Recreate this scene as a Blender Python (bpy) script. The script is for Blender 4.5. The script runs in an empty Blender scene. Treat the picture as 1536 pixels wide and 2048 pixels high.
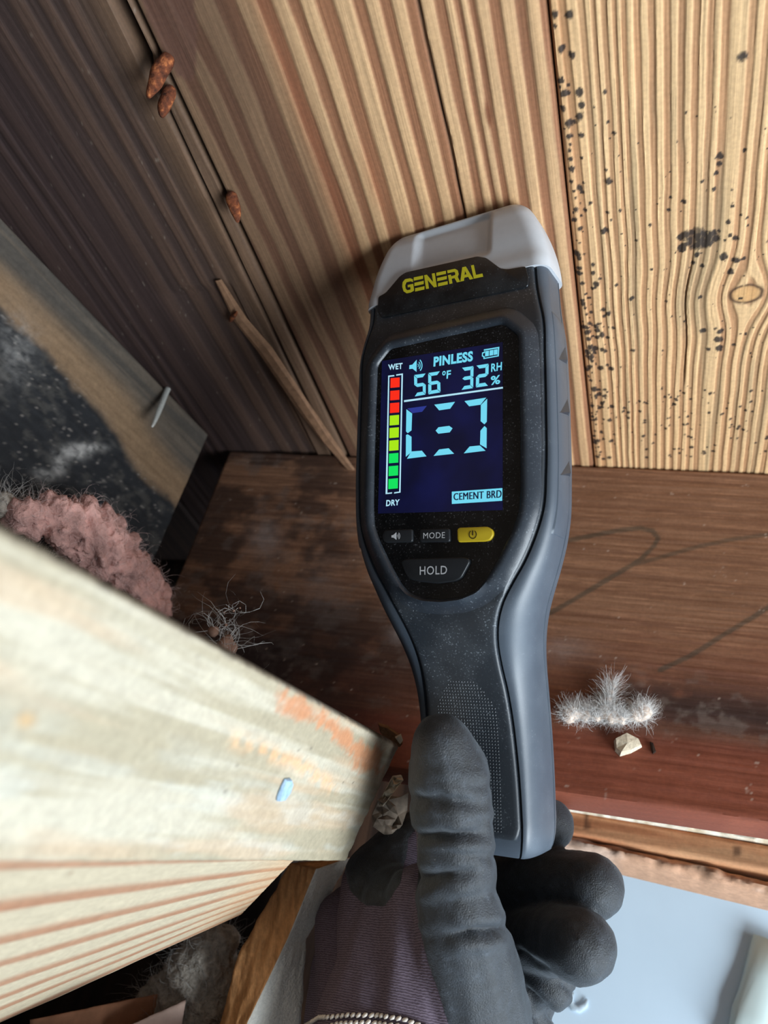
import bpy, bmesh, math, random
import numpy as np
from mathutils import Vector, Matrix
from mathutils.bvhtree import BVHTree

random.seed(7)
np.random.seed(7)
SC = bpy.context.scene
COL = SC.collection

# ------------------------------------------------------------------ camera
F, CX, CY = 1538.0, 768.0, 1024.0
def _n(v):
    v = np.array(v, float); return v / np.linalg.norm(v)
def craw(x, y):                       # camera ray (x right, y up, z forward)
    return np.array([(x - CX) / F, (CY - y) / F, 1.0])
BD = _n(craw(1320, 2240))             # direction of the sheathing boards
HD = -_n(craw(-5150, 670)); HD = _n(HD - BD * np.dot(HD, BD))   # along the beam
ND = _n([0.19466576, 0.80222132, 0.56439897])                   # up, out of the sheathing
RW = np.array([HD, BD, ND])           # camera coords -> world axes
CAM = np.array([0.0, 0.0, 1.60])
def c2w(p): return CAM + RW @ np.asarray(p, float)
def d2w(v): return RW @ np.asarray(v, float)
def rayw(x, y): return RW @ craw(x, y)
def at_depth(x, y, z): return c2w(craw(x, y) * z)
def on_z(x, y, zrel):
    r = rayw(x, y); return CAM + r * (zrel / r[2])
def on_y(x, y, yy):
    r = rayw(x, y); return CAM + r * (yy / r[1])
def on_plane(x, y, p0, nrm):
    r = rayw(x, y); return CAM + r * (np.dot(np.asarray(p0) - CAM, nrm) / np.dot(r, nrm))
def proj(P):                          # world (N,3) -> pixels
    q = (np.asarray(P) - CAM) @ RW    # back to camera coords
    return CX + F * q[:, 0] / q[:, 2], CY - F * q[:, 1] / q[:, 2]

cam_d = bpy.data.cameras.new('camera')
cam_d.sensor_fit = 'VERTICAL'; cam_d.sensor_height = 36.0
cam_d.lens = F / 2048.0 * 36.0
cam_d.clip_start = 0.005
cam_d.dof.use_dof = True; cam_d.dof.focus_distance = 0.275; cam_d.dof.aperture_fstop = 12.0
cam = bpy.data.objects.new('camera', cam_d); COL.objects.link(cam)
M = Matrix.Identity(4)
for i, v in enumerate((RW[:, 0], RW[:, 1], -RW[:, 2])):
    M[0][i], M[1][i], M[2][i] = v
M.translation = CAM
cam.matrix_world = M
SC.camera = cam

# ------------------------------------------------------------------ world, lights, exposure
w = bpy.data.worlds.new('overcast_daylight'); SC.world = w; w.use_nodes = True
bg = w.node_tree.nodes['Background']
bg.inputs[0].default_value = (0.80, 0.90, 1.0, 1); bg.inputs[1].default_value = 0.33
def area(name, loc, target, sx, sy, power, col):
    l = bpy.data.lights.new(name, 'AREA'); l.shape = 'RECTANGLE'; l.size = sx; l.size_y = sy
    l.energy = power; l.color = col
    o = bpy.data.objects.new(name, l); COL.objects.link(o); o.location = loc
    o.rotation_euler = (Vector(target) - Vector(loc)).to_track_quat('-Z', 'Y').to_euler()
    return o
area('assumed_side_light', (1.20, 0.12, 1.10), (-0.05, 0.2, 1.75), 0.8, 0.9, 28, (0.86, 0.94, 1.0))  # assumed key lamp added out of view at the right; no window is modelled
area('wall_fill_light', (0.85, 0.16, 0.90), (0.25, 0.56, 1.60), 0.5, 0.5, 17, (0.80, 0.92, 1.0))  # added fill lamp that brightens the white wall
SC.view_settings.view_transform = 'Standard'; SC.view_settings.look = 'None'
SC.view_settings.exposure = 0.0; SC.view_settings.gamma = 1.0
SC.view_settings.use_curve_mapping = False

# ------------------------------------------------------------------ noise
_T = [np.random.RandomState(100 + k).rand(256, 256) for k in range(8)]
def vn(x, y, s=0):
    T = _T[s % 8]; x = np.asarray(x, float) + 17.3 * s; y = np.asarray(y, float) + 9.1 * s
    xi = np.floor(x).astype(int); yi = np.floor(y).astype(int); fx = x - xi; fy = y - yi
    fx = fx * fx * (3 - 2 * fx); fy = fy * fy * (3 - 2 * fy)
    a = T[xi % 256, yi % 256]; b = T[(xi + 1) % 256, yi % 256]
    c = T[xi % 256, (yi + 1) % 256]; d = T[(xi + 1) % 256, (yi + 1) % 256]
    return (a * (1 - fx) + b * fx) * (1 - fy) + (c * (1 - fx) + d * fx) * fy
def fbm(x, y, s=0, o=4):
    r = 0; a = .5; t = 0
    for k in range(o):
        r = r + a * vn(x * 2 ** k, y * 2 ** k, s + k); t += a; a *= .5
    return r / t
def sst(a, b, x):
    t = np.clip((x - a) / (b - a), 0, 1); return t * t * (3 - 2 * t)
def lin(r, g, b):
    f = lambda c: (c / 255 / 12.92) if c / 255 < .04045 else ((c / 255 + .055) / 1.055) ** 2.4
    return np.array([f(r), f(g), f(b)])
def mix(a, b, t):
    t = np.asarray(t)[..., None]; return a * (1 - t) + b * t
def seg_dist(x, y, pts):              # distance to a polyline
    d = np.full(np.shape(x), 1e9)
    for (ax, ay), (bx, by) in zip(pts[:-1], pts[1:]):
        dx, dy = bx - ax, by - ay; L2 = dx * dx + dy * dy + 1e-12
        t = np.clip(((x - ax) * dx + (y - ay) * dy) / L2, 0, 1)
        d = np.minimum(d, np.hypot(x - ax - t * dx, y - ay - t * dy))
    return d
def poly_sd(x, y, pts):               # signed distance, positive inside
    d = seg_dist(x, y, list(pts) + [pts[0]]); ins = np.zeros(np.shape(x), bool)
    n = len(pts)
    for i in range(n):
        ax, ay = pts[i]; bx, by = pts[(i + 1) % n]
        if ay == by: continue
        c = ((ay > y) != (by > y)) & (x < (bx - ax) * (y - ay) / (by - ay) + ax)
        ins ^= c
    return np.where(ins, d, -d)

# ------------------------------------------------------------------ object helpers
def prop(o, label=None, cat=None, group=None, kind=None):
    if label: o['label'] = label
    if cat: o['category'] = cat
    if group: o['group'] = group
    if kind: o['kind'] = kind
    return o
def mesh_obj(name, V, Fc, mat, parent=None, smooth=True, cols=None, link=True):
    me = bpy.data.meshes.new(name)
    me.from_pydata([tuple(map(float, v)) for v in V], [], [tuple(map(int, f)) for f in Fc]) if not isinstance(Fc, np.ndarray) else fast(me, V, Fc)
    me.update()
    if smooth: me.polygons.foreach_set('use_smooth', np.ones(len(me.polygons), bool))
    if cols is not None:
        a = me.attributes.new('Col', 'FLOAT_COLOR', 'POINT')
        c = np.ones((len(V), 4), np.float32); c[:, :3] = cols; a.data.foreach_set('color', c.ravel())
    if mat: me.materials.append(mat)
    o = bpy.data.objects.new(name, me)
    if link: COL.objects.link(o)
    if parent: o.parent = parent
    return o
def fast(me, V, Q):
    V = np.asarray(V, np.float32); Q = np.asarray(Q, np.int32); k = Q.shape[1]
    me.vertices.add(len(V)); me.vertices.foreach_set('co', V.ravel())
    me.loops.add(Q.size); me.loops.foreach_set('vertex_index', Q.ravel())
    me.polygons.add(len(Q)); me.polygons.foreach_set('loop_start', np.arange(0, Q.size, k, dtype=np.int32))
    me.update(calc_edges=True)
def empty(name, loc, rot=None):
    o = bpy.data.objects.new(name, None); COL.objects.link(o); o.empty_display_size = .02
    if rot is not None:
        m = rot.to_4x4(); m.translation = Vector(loc); o.matrix_world = m
    else: o.location = loc
    return o

# ------------------------------------------------------------------ materials
def nmat(name, base=(.5, .5, .5), rough=.6, spec=.5, metal=0):
    m = bpy.data.materials.new(name); m.use_nodes = True
    b = m.node_tree.nodes['Principled BSDF']
    b.inputs['Base Color'].default_value = (*base, 1); b.inputs['Roughness'].default_value = rough
    b.inputs['Specular IOR Level'].default_value = spec; b.inputs['Metallic'].default_value = metal
    return m
def N(m, t, **kw):
    n = m.node_tree.nodes.new(t)
    for k, v in kw.items(): setattr(n, k, v)
    return n
def LK(m, a, b): m.node_tree.links.new(a, b)
def PB(m): return m.node_tree.nodes['Principled BSDF']
def ramp(m, src, stops):
    r = N(m, 'ShaderNodeValToRGB'); e = r.color_ramp.elements
    while len(e) > 1: e.remove(e[0])
    e[0].position = stops[0][0]; e[0].color = (*stops[0][1], 1)
    for p, c in stops[1:]:
        q = e.new(p); q.color = (*c, 1)
    LK(m, src, r.inputs[0]); return r.outputs[0]
def noise(m, scale, detail=4, vec=None, rough=.55, stretch=None):
    tc = N(m, 'ShaderNodeTexCoord'); n = N(m, 'ShaderNodeTexNoise')
    n.inputs['Scale'].default_value = scale; n.inputs['Detail'].default_value = detail; n.inputs['Roughness'].default_value = rough
    if stretch is not None:
        mp = N(m, 'ShaderNodeMapping'); mp.inputs['Scale'].default_value = stretch
        LK(m, tc.outputs['Object'], mp.inputs[0]); LK(m, mp.outputs[0], n.inputs['Vector'])
    else: LK(m, tc.outputs['Object'], n.inputs['Vector'])
    return n.outputs['Fac']
def mixc(m, fac, a, b, mode='MIX'):
    x = N(m, 'ShaderNodeMix', data_type='RGBA', blend_type=mode)
    for s, v in ((x.inputs[0], fac), (x.inputs[6], a), (x.inputs[7], b)):
        if hasattr(v, 'is_linked') or hasattr(v, 'links'): LK(m, v, s)
        elif isinstance(v, (int, float)): s.default_value = v
        else: s.default_value = (*v, 1)
    return x.outputs[2]
def bump(m, h, strength=.3, dist=.0005):
    b = N(m, 'ShaderNodeBump'); b.inputs['Strength'].default_value = strength; b.inputs['Distance'].default_value = dist
    LK(m, h, b.inputs['Height']); LK(m, b.outputs[0], PB(m).inputs['Normal'])
def wood(name, stretch=(900, 40, 900), rough=.75, amt=(.78, 1.12), bs=.35, spec=.3):
    m = nmat(name, rough=rough, spec=spec)
    at = N(m, 'ShaderNodeAttribute', attribute_name='Col')
    f = noise(m, 1.0, 5, stretch=stretch, rough=.6)
    f2 = noise(m, 700, 3)
    g = ramp(m, f, [(.25, (amt[0],) * 3), (.75, (amt[1],) * 3)])
    c = mixc(m, 1.0, at.outputs['Color'], g, 'MULTIPLY')
    g2 = ramp(m, f2, [(.3, (.9,) * 3), (.7, (1.08,) * 3)])
    c = mixc(m, 1.0, c, g2, 'MULTIPLY')
    LK(m, c, PB(m).inputs['Base Color'])
    bump(m, f, bs, .0006)
    return m
def plain(name, rgb, rough=.6, spec=.4, nscale=300, namt=.25, bstr=.2, bdist=.0004, metal=0):
    m = nmat(name, rough=rough, spec=spec, metal=metal); c = lin(*rgb)
    f = noise(m, nscale, 5)
    LK(m, ramp(m, f, [(.25, tuple(c * (1 - namt))), (.75, tuple(np.minimum(c * (1 + namt), 1)))]), PB(m).inputs['Base Color'])
    if bstr: bump(m, f, bstr, bdist)
    return m
def glow(name, rgb, s=1.0):
    m = nmat(name, (0.01, .01, .01), .3); c = lin(*rgb)
    PB(m).inputs['Emission Color'].default_value = (*c, 1); PB(m).inputs['Emission Strength'].default_value = s
    return m

# ------------------------------------------------------------------ slab: a board with one finely modelled face
def slab(name, o, ux, uy, nu, us, vs, thick, hfun, cfun, mat, parent=None, round_r=.0, label=None, origin_first=True):
    """face grid at o + u*ux + v*uy, outward normal nu; hfun(U,V)->height, cfun(U,V,P)->colour"""
    us = np.asarray(us); vs = np.asarray(vs); U, V = np.meshgrid(us, vs, indexing='ij')
    h = hfun(U, V) if hfun else np.zeros_like(U)
    if round_r > 0:
        e = np.minimum(np.minimum(U - us[0], us[-1] - U), np.minimum(V - vs[0], vs[-1] - V))
        k = np.clip(1 - e / round_r, 0, 1); h = h - round_r * (1 - np.sqrt(np.maximum(1 - k * k, 0)))
    o = np.asarray(o, float)
    P = o + U[..., None] * ux + V[..., None] * uy + h[..., None] * nu
    C = cfun(U, V, P)
    a, b = U.shape; idx = np.arange(a * b).reshape(a, b)
    q = np.stack([idx[:-1, :-1], idx[1:, :-1], idx[1:, 1:], idx[:-1, 1:]], -1).reshape(-1, 4)
    ring = np.concatenate([idx[:, 0], idx[-1, 1:], idx[-2::-1, -1], idx[0, -2:0:-1]])
    Pf = P.reshape(-1, 3); Cf = C.reshape(-1, 3)
    hf = h.reshape(-1)[ring]
    back = Pf[ring] - (thick + hf)[:, None] * nu
    n0 = len(Pf); r = len(ring); bi = n0 + np.arange(r)
    q2 = np.stack([ring, bi, np.roll(bi, -1), np.roll(ring, -1)], -1)
    # back face as a fan of quads around the centre
    cen = back.mean(0); ci = n0 + r
    if r % 2: 
        q3 = np.array([[ci, bi[(i + 1) % r], bi[i], ci] for i in range(0)]).reshape(0, 4).astype(int)
    q3 = np.array([[ci, bi[(i + 2) % r], bi[(i + 1) % r], bi[i]] for i in range(0, r - 1, 2)], int)
    Vv = np.vstack([Pf, back, cen[None]]); Cc = np.vstack([Cf, Cf[ring] * .9, Cf[ring].mean(0)[None]])
    Q = np.vstack([q, q2, q3])
    if np.dot(np.cross(ux, uy), nu) < 0: Q = Q[:, ::-1]
    base = Vv.mean(0)
    ob = mesh_obj(name, Vv - base, np.ascontiguousarray(Q), mat, parent, cols=Cc)
    ob.location = base
    try: ob.data.set_sharp_from_angle(angle=math.radians(50))
    except Exception: pass
    return ob
def even(a, b, step):
    n = max(2, int(round((b - a) / step)) + 1)
    if n % 2 == 0: n += 1
    return np.linspace(a, b, n)
def dense(a, d0, d1, b, step, coarse=.02):
    L = list(np.arange(a, d0, coarse)) + list(np.arange(d0, d1, step)) + list(np.arange(d1, b + coarse * .5, coarse))
    if len(L) % 2 == 0: L.append(L[-1] + coarse)
    return np.array(L)

X3, Y3, Z3 = np.eye(3)
CEIL = 0.264                          # height of the sheathing above the camera
SM = -0.1625                          # seam between dark board and striped board
SR = -0.0300                          # seam between striped board and spotted board
BY = 0.3216                           # near face of the brown beam
BB = 0.0955                           # underside of the brown beam (above the camera)

# ================================================================== SETTING
def ceil_pt(x, y):
    p = on_z(x, y, CEIL); return p[0], p[1]

ceiling = mesh_obj('ceiling', [(-.47, -.9, 0), (.9, -.9, 0), (.9, .98, 0), (-.47, .98, 0), (-.47, -.9, .01), (.9, -.9, .01), (.9, .98, .01), (-.47, .98, .01)],
                   [(0, 3, 2, 1), (4, 5, 6, 7), (0, 1, 5, 4), (1, 2, 6, 5), (2, 3, 7, 6), (3, 0, 4, 7)], plain('roofing_felt', (22, 20, 20), .95, .1), smooth=False)
ceiling.location = (0, 0, 1.60 + CEIL + .021)
prop(ceiling, 'roof sheathing of weathered planks', 'ceiling', kind='structure')

wood_plank = wood('weathered_plank_wood', (700, 18, 700))

def stripes(uu, per, jit, seed, lo=.35, hi=.62):
    ph = uu / per + jit * vn(uu / (per * 1.7), np.zeros_like(uu) + seed * 3.1, seed)
    s = .5 + .5 * np.sin(2 * np.pi * ph)
    return sst(lo, hi, s)

def plank(x0, x1, hf, cf, dx=.0006, vis=True):
    us = even(x0, x1, dx if vis else .0015)
    vs = dense(-.6, .03, .335, .97, .0011) if vis else even(-.6, .97, .02)
    o = slab('plank', (0, 0, 1.60 + CEIL), X3, Y3, -Z3, us, vs, .02, hf, cf, wood_plank, None, round_r=.0012)
    loc = Vector(o.location); o.parent = ceiling; o.location = loc - ceiling.location
    return o

# -- striped board in the middle
def g2(U, V):
    u = (U - SM) * 1000; v = V * 1000
    uw = .45 * u + .55 * 18 * np.log1p(np.exp((u - 52) / 18))          # grain opens up towards the left edge
    uu = uw + 4.0 * (fbm(v / 140, u / 70, 1) - .5) + 1.1 * (fbm(v / 30, u / 9, 2) - .5) - .02 * (v - 200) * (1 - u / 132)
    per = 7.0
    s = stripes(uu, per, 1.7, 3, .28, .66)
    fine = fbm(v / 60, uu / 1.1, 4)
    return u, v, uu, s, fine
def h2(U, V):
    u, v, uu, s, fine = g2(U, V)
    amp = .2 + .35 * sst(30, 60, u)
    return (s - .5) * amp * .001 + (fine - .5) * .00015 - .0015 * np.exp(-((uu - 66.0) / .5) ** 2)
def c2(U, V, P):
    u, v, uu, s, fine = g2(U, V)
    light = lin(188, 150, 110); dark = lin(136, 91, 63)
    ll = lin(108, 82, 61); ld = lin(86, 58, 42)  # left third: darker stain, with light falloff put into the colour
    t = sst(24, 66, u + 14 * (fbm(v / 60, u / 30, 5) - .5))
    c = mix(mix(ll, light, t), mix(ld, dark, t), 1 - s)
    red = lin(140, 74, 44)
    c = mix(c, red, .3 * np.exp(-((uu - 25) / 3) ** 2) * sst(.3, .7, fbm(v / 80, u / 20, 6)))
    c = mix(c, red, .35 * np.exp(-((uu - 38) / 2) ** 2) * sst(.35, .7, fbm(v / 50, u / 20, 7)))
    # dark old stain on the corner by the nails, with its ragged edge
    px, py = proj(P.reshape(-1, 3)); px = px.reshape(u.shape); py = py.reshape(u.shape)
    st = poly_sd(px, py, [(280, -200), (392, -200), (388, 10), (395, 60), (393, 120), (388, 165), (350, 150), (320, 90), (280, 0)]) + 14 * (fbm(u / 3, v / 6, 3) - .5)
    c = mix(c, lin(86, 58, 46), sst(-4, 5, st) * .9)
    c = c * (1 + .22 * (fine - .5))[..., None]
    c = mix(c, lin(34, 24, 20), np.exp(-((uu - 66.0) / .35) ** 2) * .9)
    c = mix(c, lin(50, 36, 28), sst(2.2, .3, u) * .8)
    # small knot scar
    kx, ky = ceil_pt(976, 230); d = np.hypot((P[..., 0] - kx) / .0013, (P[..., 1] - ky) / .006)
    c = mix(c, lin(104, 58, 32), sst(1, .4, d) * .9)
    return c
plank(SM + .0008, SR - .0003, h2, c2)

# -- spotted board on the right
dots = [(1485,113,9),(1128,186,8),(1160,184,8),(1163,210,7),(1159,233,9),(1136,246,7),(1148,244,6),(1138,272,7),(1163,269,6),(1210,184,5),(1139,300,5),(1141,318,5),
        (1439,313,8),(1438,328,6),(1432,347,5),(1217,363,9),(1429,378,5),(1367,403,6),(1337,420,5),(1209,461,9),(1180,406,5),(1456,443,6),(1437,462,5),(1471,476,7),(1394,508,7),
        (1387,525,5),(1447,513,10),(1473,520,9),(1461,543,8),(1303,538,4),(1186,529,5),(1193,567,9),(1262,597,7),(1209,633,5),(1400,595,5),(1406,662,8),(1440,663,9),(1438,678,11),(1440,696,10),(1417,698,7),
        (1193,652,6),(1195,660,7),(1190,697,10),(1186,545,6),(1212,340,4),(1165,385,5),(1170,420,5),(1240,420,4),(1300,450,4),(1340,395,4),(1490,300,4),(1233,570,4),(1460,470,5),(1450,480,4)]
cluster = [(1362,475),(1372,470),(1385,466),(1395,472),(1408,468),(1418,474),(1425,466),(1430,478),(1420,486),(1410,490),(1400,486),(1390,492),(1378,486),(1368,490),(1364,498),(1380,478),(1402,478),(1416,482)]
DOTS = [(*ceil_pt(x, y), r * .00016) for x, y, r in dots]
rs = np.random.RandomState(5)
for x, y in cluster:
    DOTS.append((*ceil_pt(x, y), .0011 + rs.rand() * .0007))
for k in range(95):                   # line of spots following the seam
    vy = .10 + .21 * rs.rand() ** .8
    DOTS.append((SR + .0012 + abs(rs.randn()) * .0022, vy, .0004 + rs.rand() ** 2 * .0011))
for k in range(70):
    vy = .245 + .03 * rs.randn(); DOTS.append((SR + .001 + abs(rs.randn()) * .006, vy, .0004 + rs.rand() * .0008))
for k in range(170):                  # scattered fine specks
    DOTS.append((SR + .004 + rs.rand() * .082, .13 + .16 * rs.rand(), .00025 + rs.rand() ** 3 * .0006))
for k in range(110):
    DOTS.append((SR + .002 + rs.rand() * .08, .26 + .05 * rs.rand(), .0003 + rs.rand() * .0006))
KX, KY = ceil_pt(1492, 588)
def g3(U, V):
    u = (U - SR) * 1000; v = V * 1000
    dx = (U - KX) * 1000; dy = (V - KY) * 1000
    k = 8.0 * np.exp(-((dy) / 14) ** 2) * np.exp(-(np.abs(dx) / 18)) * np.tanh(dx / 5)     # grain bends round the knot
    k2 = 10.0 * sst(-8, 40, dy) * np.exp(-((dx + 6) / 28) ** 2)
    uu = u + 3.5 * (fbm(v / 150, u / 60, 2) - .5) + .9 * (fbm(v / 22, u / 6, 3) - .5) - k + k2 * .25
    s = stripes(uu, 3.9, 1.2, 5, .3, .7)
    fine = fbm(v / 45, uu / .8, 1)
    return u, v, uu, s, fine, np.hypot(dx / 5.6, dy / 4.2)
def h3(U, V):
    u, v, uu, s, fine, kd = g3(U, V)
    return (s - .5) * .00045 * sst(.9, 1.4, kd) + (fine - .5) * .0003 - .001 * np.exp(-((uu - 43) / .3) ** 2) * sst(180, 215, v) * sst(262, 250, v)
def c3(U, V, P):
    u, v, uu, s, fine, kd = g3(U, V)
    light = lin(202, 165, 121); dark = lin(164, 118, 82)
    c = mix(light, dark, (1 - s) * (.55 + .45 * fbm(v / 70, u / 14, 4)))
    c = mix(c, lin(176, 124, 80), .4 * np.exp(-((u - 1) / 6) ** 2))
    c = c * (1 + .3 * (fine - .5))[..., None]
    # grey weathered streaks
    c = mix(c, lin(140, 122, 92), .5 * sst(.55, .75, fbm(v / 90, uu / 5, 6)) * sst(120, 150, v))
    ring = np.exp(-((kd - 1 + .1 * (fbm(u / 2, v / 2, 2) - .5)) / .15) ** 2) * .95 * sst(.15, .4, fbm(u / 3, v / 3, 4))
    c = mix(c, lin(196, 150, 98), sst(1.05, .8, kd) * .8)
    c = mix(c, lin(70, 46, 30), ring)
    c = mix(c, lin(60, 44, 32), np.exp(-((uu - 43) / .28) ** 2) * sst(170, 215, v) * sst(265, 250, v) * .8)
    m = np.zeros_like(u); wob = (fbm(U * 900, V * 900, 5) - .5)
    for (dx, dy, r) in DOTS:
        ii = np.abs(us3 - dx) < r * 2.2; jj = np.abs(vs3 - dy) < r * 2.2
        if not ii.any() or not jj.any(): continue
        sl = np.ix_(ii, jj)
        d = np.hypot(U[sl] - dx, V[sl] - dy) / r + wob[sl] * 1.1
        m[sl] = np.maximum(m[sl], sst(1.25, .75, d))
    kx, ky = ceil_pt(1392, 478)
    blot = np.exp(-(((U - kx) / .0055) ** 2 + ((V - ky) / .0065) ** 2)) + .7 * (fbm(U * 1100, V * 500, 3) - .5)
    m = np.maximum(m, .8 * sst(.5, .75, blot))
    c = mix(c, lin(30, 24, 24), m * .93)
    return c
us3 = dense(SR + .0003, SR + .0005, SR + .088, SR + .131, .00032, .0007); vs3 = dense(-.6, .09, .33, .97, .00055)
_o = slab('plank', (0, 0, 1.60 + CEIL), X3, Y3, -Z3, us3, vs3, .02, h3, c3, wood_plank, None, round_r=.0010)
_l = Vector(_o.location); _o.parent = ceiling; _o.location = _l - ceiling.location

# -- dark board on the left, its edge split along the seam
def g1(U, V):
    u = (SM - U) * 1000; v = V * 1000
    uu = u + 6 * (fbm(v / 160, u / 50, 3) - .5) + 1.2 * (fbm(v / 30, u / 8, 5) - .5) + .02 * v
    s = stripes(uu, 10.5, 1.5, 6, .15, .85); fine = fbm(v / 50, uu / .9, 2)
    return u, v, uu, s, fine
def edge_split(u, v):                 # recess of the splintered edge
    e = 3.2 + 1.6 * (fbm(v / 25, v * 0, 3) - .5) * 2 + 5.5 * sst(100, 60, v)
    return e
def h1(U, V):
    u, v, uu, s, fine = g1(U, V)
    h = (s - .5) * .0004 + (fine - .5) * .0003
    h = h - .006 * sst(95, 84, v) * sst(9, 8, u) * sst(2.5, 3.2, u)       # open check above the nails
    h = h - .004 * np.exp(-((u - 8 - .012 * (v - 200)) / .7) ** 2)
    h = h - .005 * sst(178, 186, v) * sst(17, 18.5, u) * sst(60, 40, u) * .35
    return h
def c1(U, V, P):
    u, v, uu, s, fine = g1(U, V)
    c = mix(lin(72, 53, 43), lin(54, 40, 35), 1 - s)  # stained wood, darkened further to stand in for fading light
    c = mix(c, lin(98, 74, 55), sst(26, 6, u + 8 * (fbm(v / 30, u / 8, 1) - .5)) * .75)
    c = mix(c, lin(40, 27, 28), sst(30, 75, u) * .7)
    c = c * (1 + .5 * (fine - .5))[..., None]
    c = mix(c, lin(24, 18, 17), np.exp(-((u - 8 - .012 * (v - 200)) / .6) ** 2) * .85)
    c = mix(c, lin(140, 128, 116), sst(.80, .86, fbm(u / 1.6, v / 2.2, 7)) * .3)
    return c
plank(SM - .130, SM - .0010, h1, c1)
for xa in (-.4260, .1025, .2340):
    plank(xa, xa + .130, None, (lambda U, V, P: mix(lin(44, 32, 28), lin(34, 25, 23), stripes(U * 1000, 9., 1., 2))) if xa < 0 else (lambda U, V, P: mix(lin(168, 130, 92), lin(132, 94, 66), stripes(U * 1000, 7., 1.4, 2))), vis=False)  # leftmost plank coloured near black to stand in for shade

# splinter lying along the split edge of the dark board
def bar(name, pts, rad, mat, parent=None, n=8, flat=1.0, seed=0, tip=.25, ax=None):
    """tapered irregular rod along points"""
    pts = np.asarray(pts, float); rs = np.random.RandomState(seed); m = len(pts); V = []; Fc = []
    for i in range(m):
        t = pts[min(i + 1, m - 1)] - pts[max(i - 1, 0)]; t = t / np.linalg.norm(t)
        a = np.cross(t, ax if ax is not None else [0.3, .2, 1]); a /= np.linalg.norm(a); b = np.cross(t, a)
        r = rad[i] if hasattr(rad, '__len__') else rad
        for k in range(n):
            th = 2 * math.pi * k / n; j = 1 + .34 * (rs.rand() - .5)
            V.append(pts[i] + r * j * (math.cos(th) * a + flat * math.sin(th) * b))
    for i in range(m - 1):
        for k in range(n):
            Fc.append((i * n + k, i * n + (k + 1) % n, (i + 1) * n + (k + 1) % n, (i + 1) * n + k))
    Fc.append(tuple(range(n - 1, -1, -1))); Fc.append(tuple((m - 1) * n + k for k in range(n)))
    base = pts[0].copy()
    o = mesh_obj(name, [v - base for v in V], Fc, mat, parent); 
    if parent is None: o.location = base
    return o

# ------------------------------------------------------------------ room below
wall_mat = plain('white_painted_drywall', (214, 234, 250), .7, .3, 25, .03, .1)
def boxm(name, lo, hi, mat, kind=None, parent=None, bev=.0):
    lo = np.array(lo, float); hi = np.array(hi, float); c = (lo + hi) / 2; s = (hi - lo) / 2
    bm = bmesh.new(); bmesh.ops.create_cube(bm, size=2.0)
    for v in bm.verts: v.co = Vector((v.co.x * s[0], v.co.y * s[1], v.co.z * s[2]))
    if bev: bmesh.ops.bevel(bm, geom=list(bm.edges), offset=bev, segments=2, affect='EDGES', profile=.6)
    me = bpy.data.meshes.new(name); bm.to_mesh(me); bm.free(); me.materials.append(mat)
    o = bpy.data.objects.new(name, me); COL.objects.link(o); o.location = c
    if parent: o.parent = parent
    if kind: o['kind'] = kind
    return o
WBY = .56
boxm('wall_back', (-.47, WBY, 0), (.9, WBY + .02, 1.60 + CEIL), wall_mat, 'structure')
boxm('wall_left', (-.47, -.9, 0), (-.45, WBY, 1.60 + CEIL), plain('bare_wall_board', (96, 84, 74), .9, .2, 20, .2), 'structure')
boxm('floor', (-.47, -.9, -.03), (.9, WBY, 0), plain('bare_subfloor', (128, 104, 80), .85, .3, 12, .2), 'structure')

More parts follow.
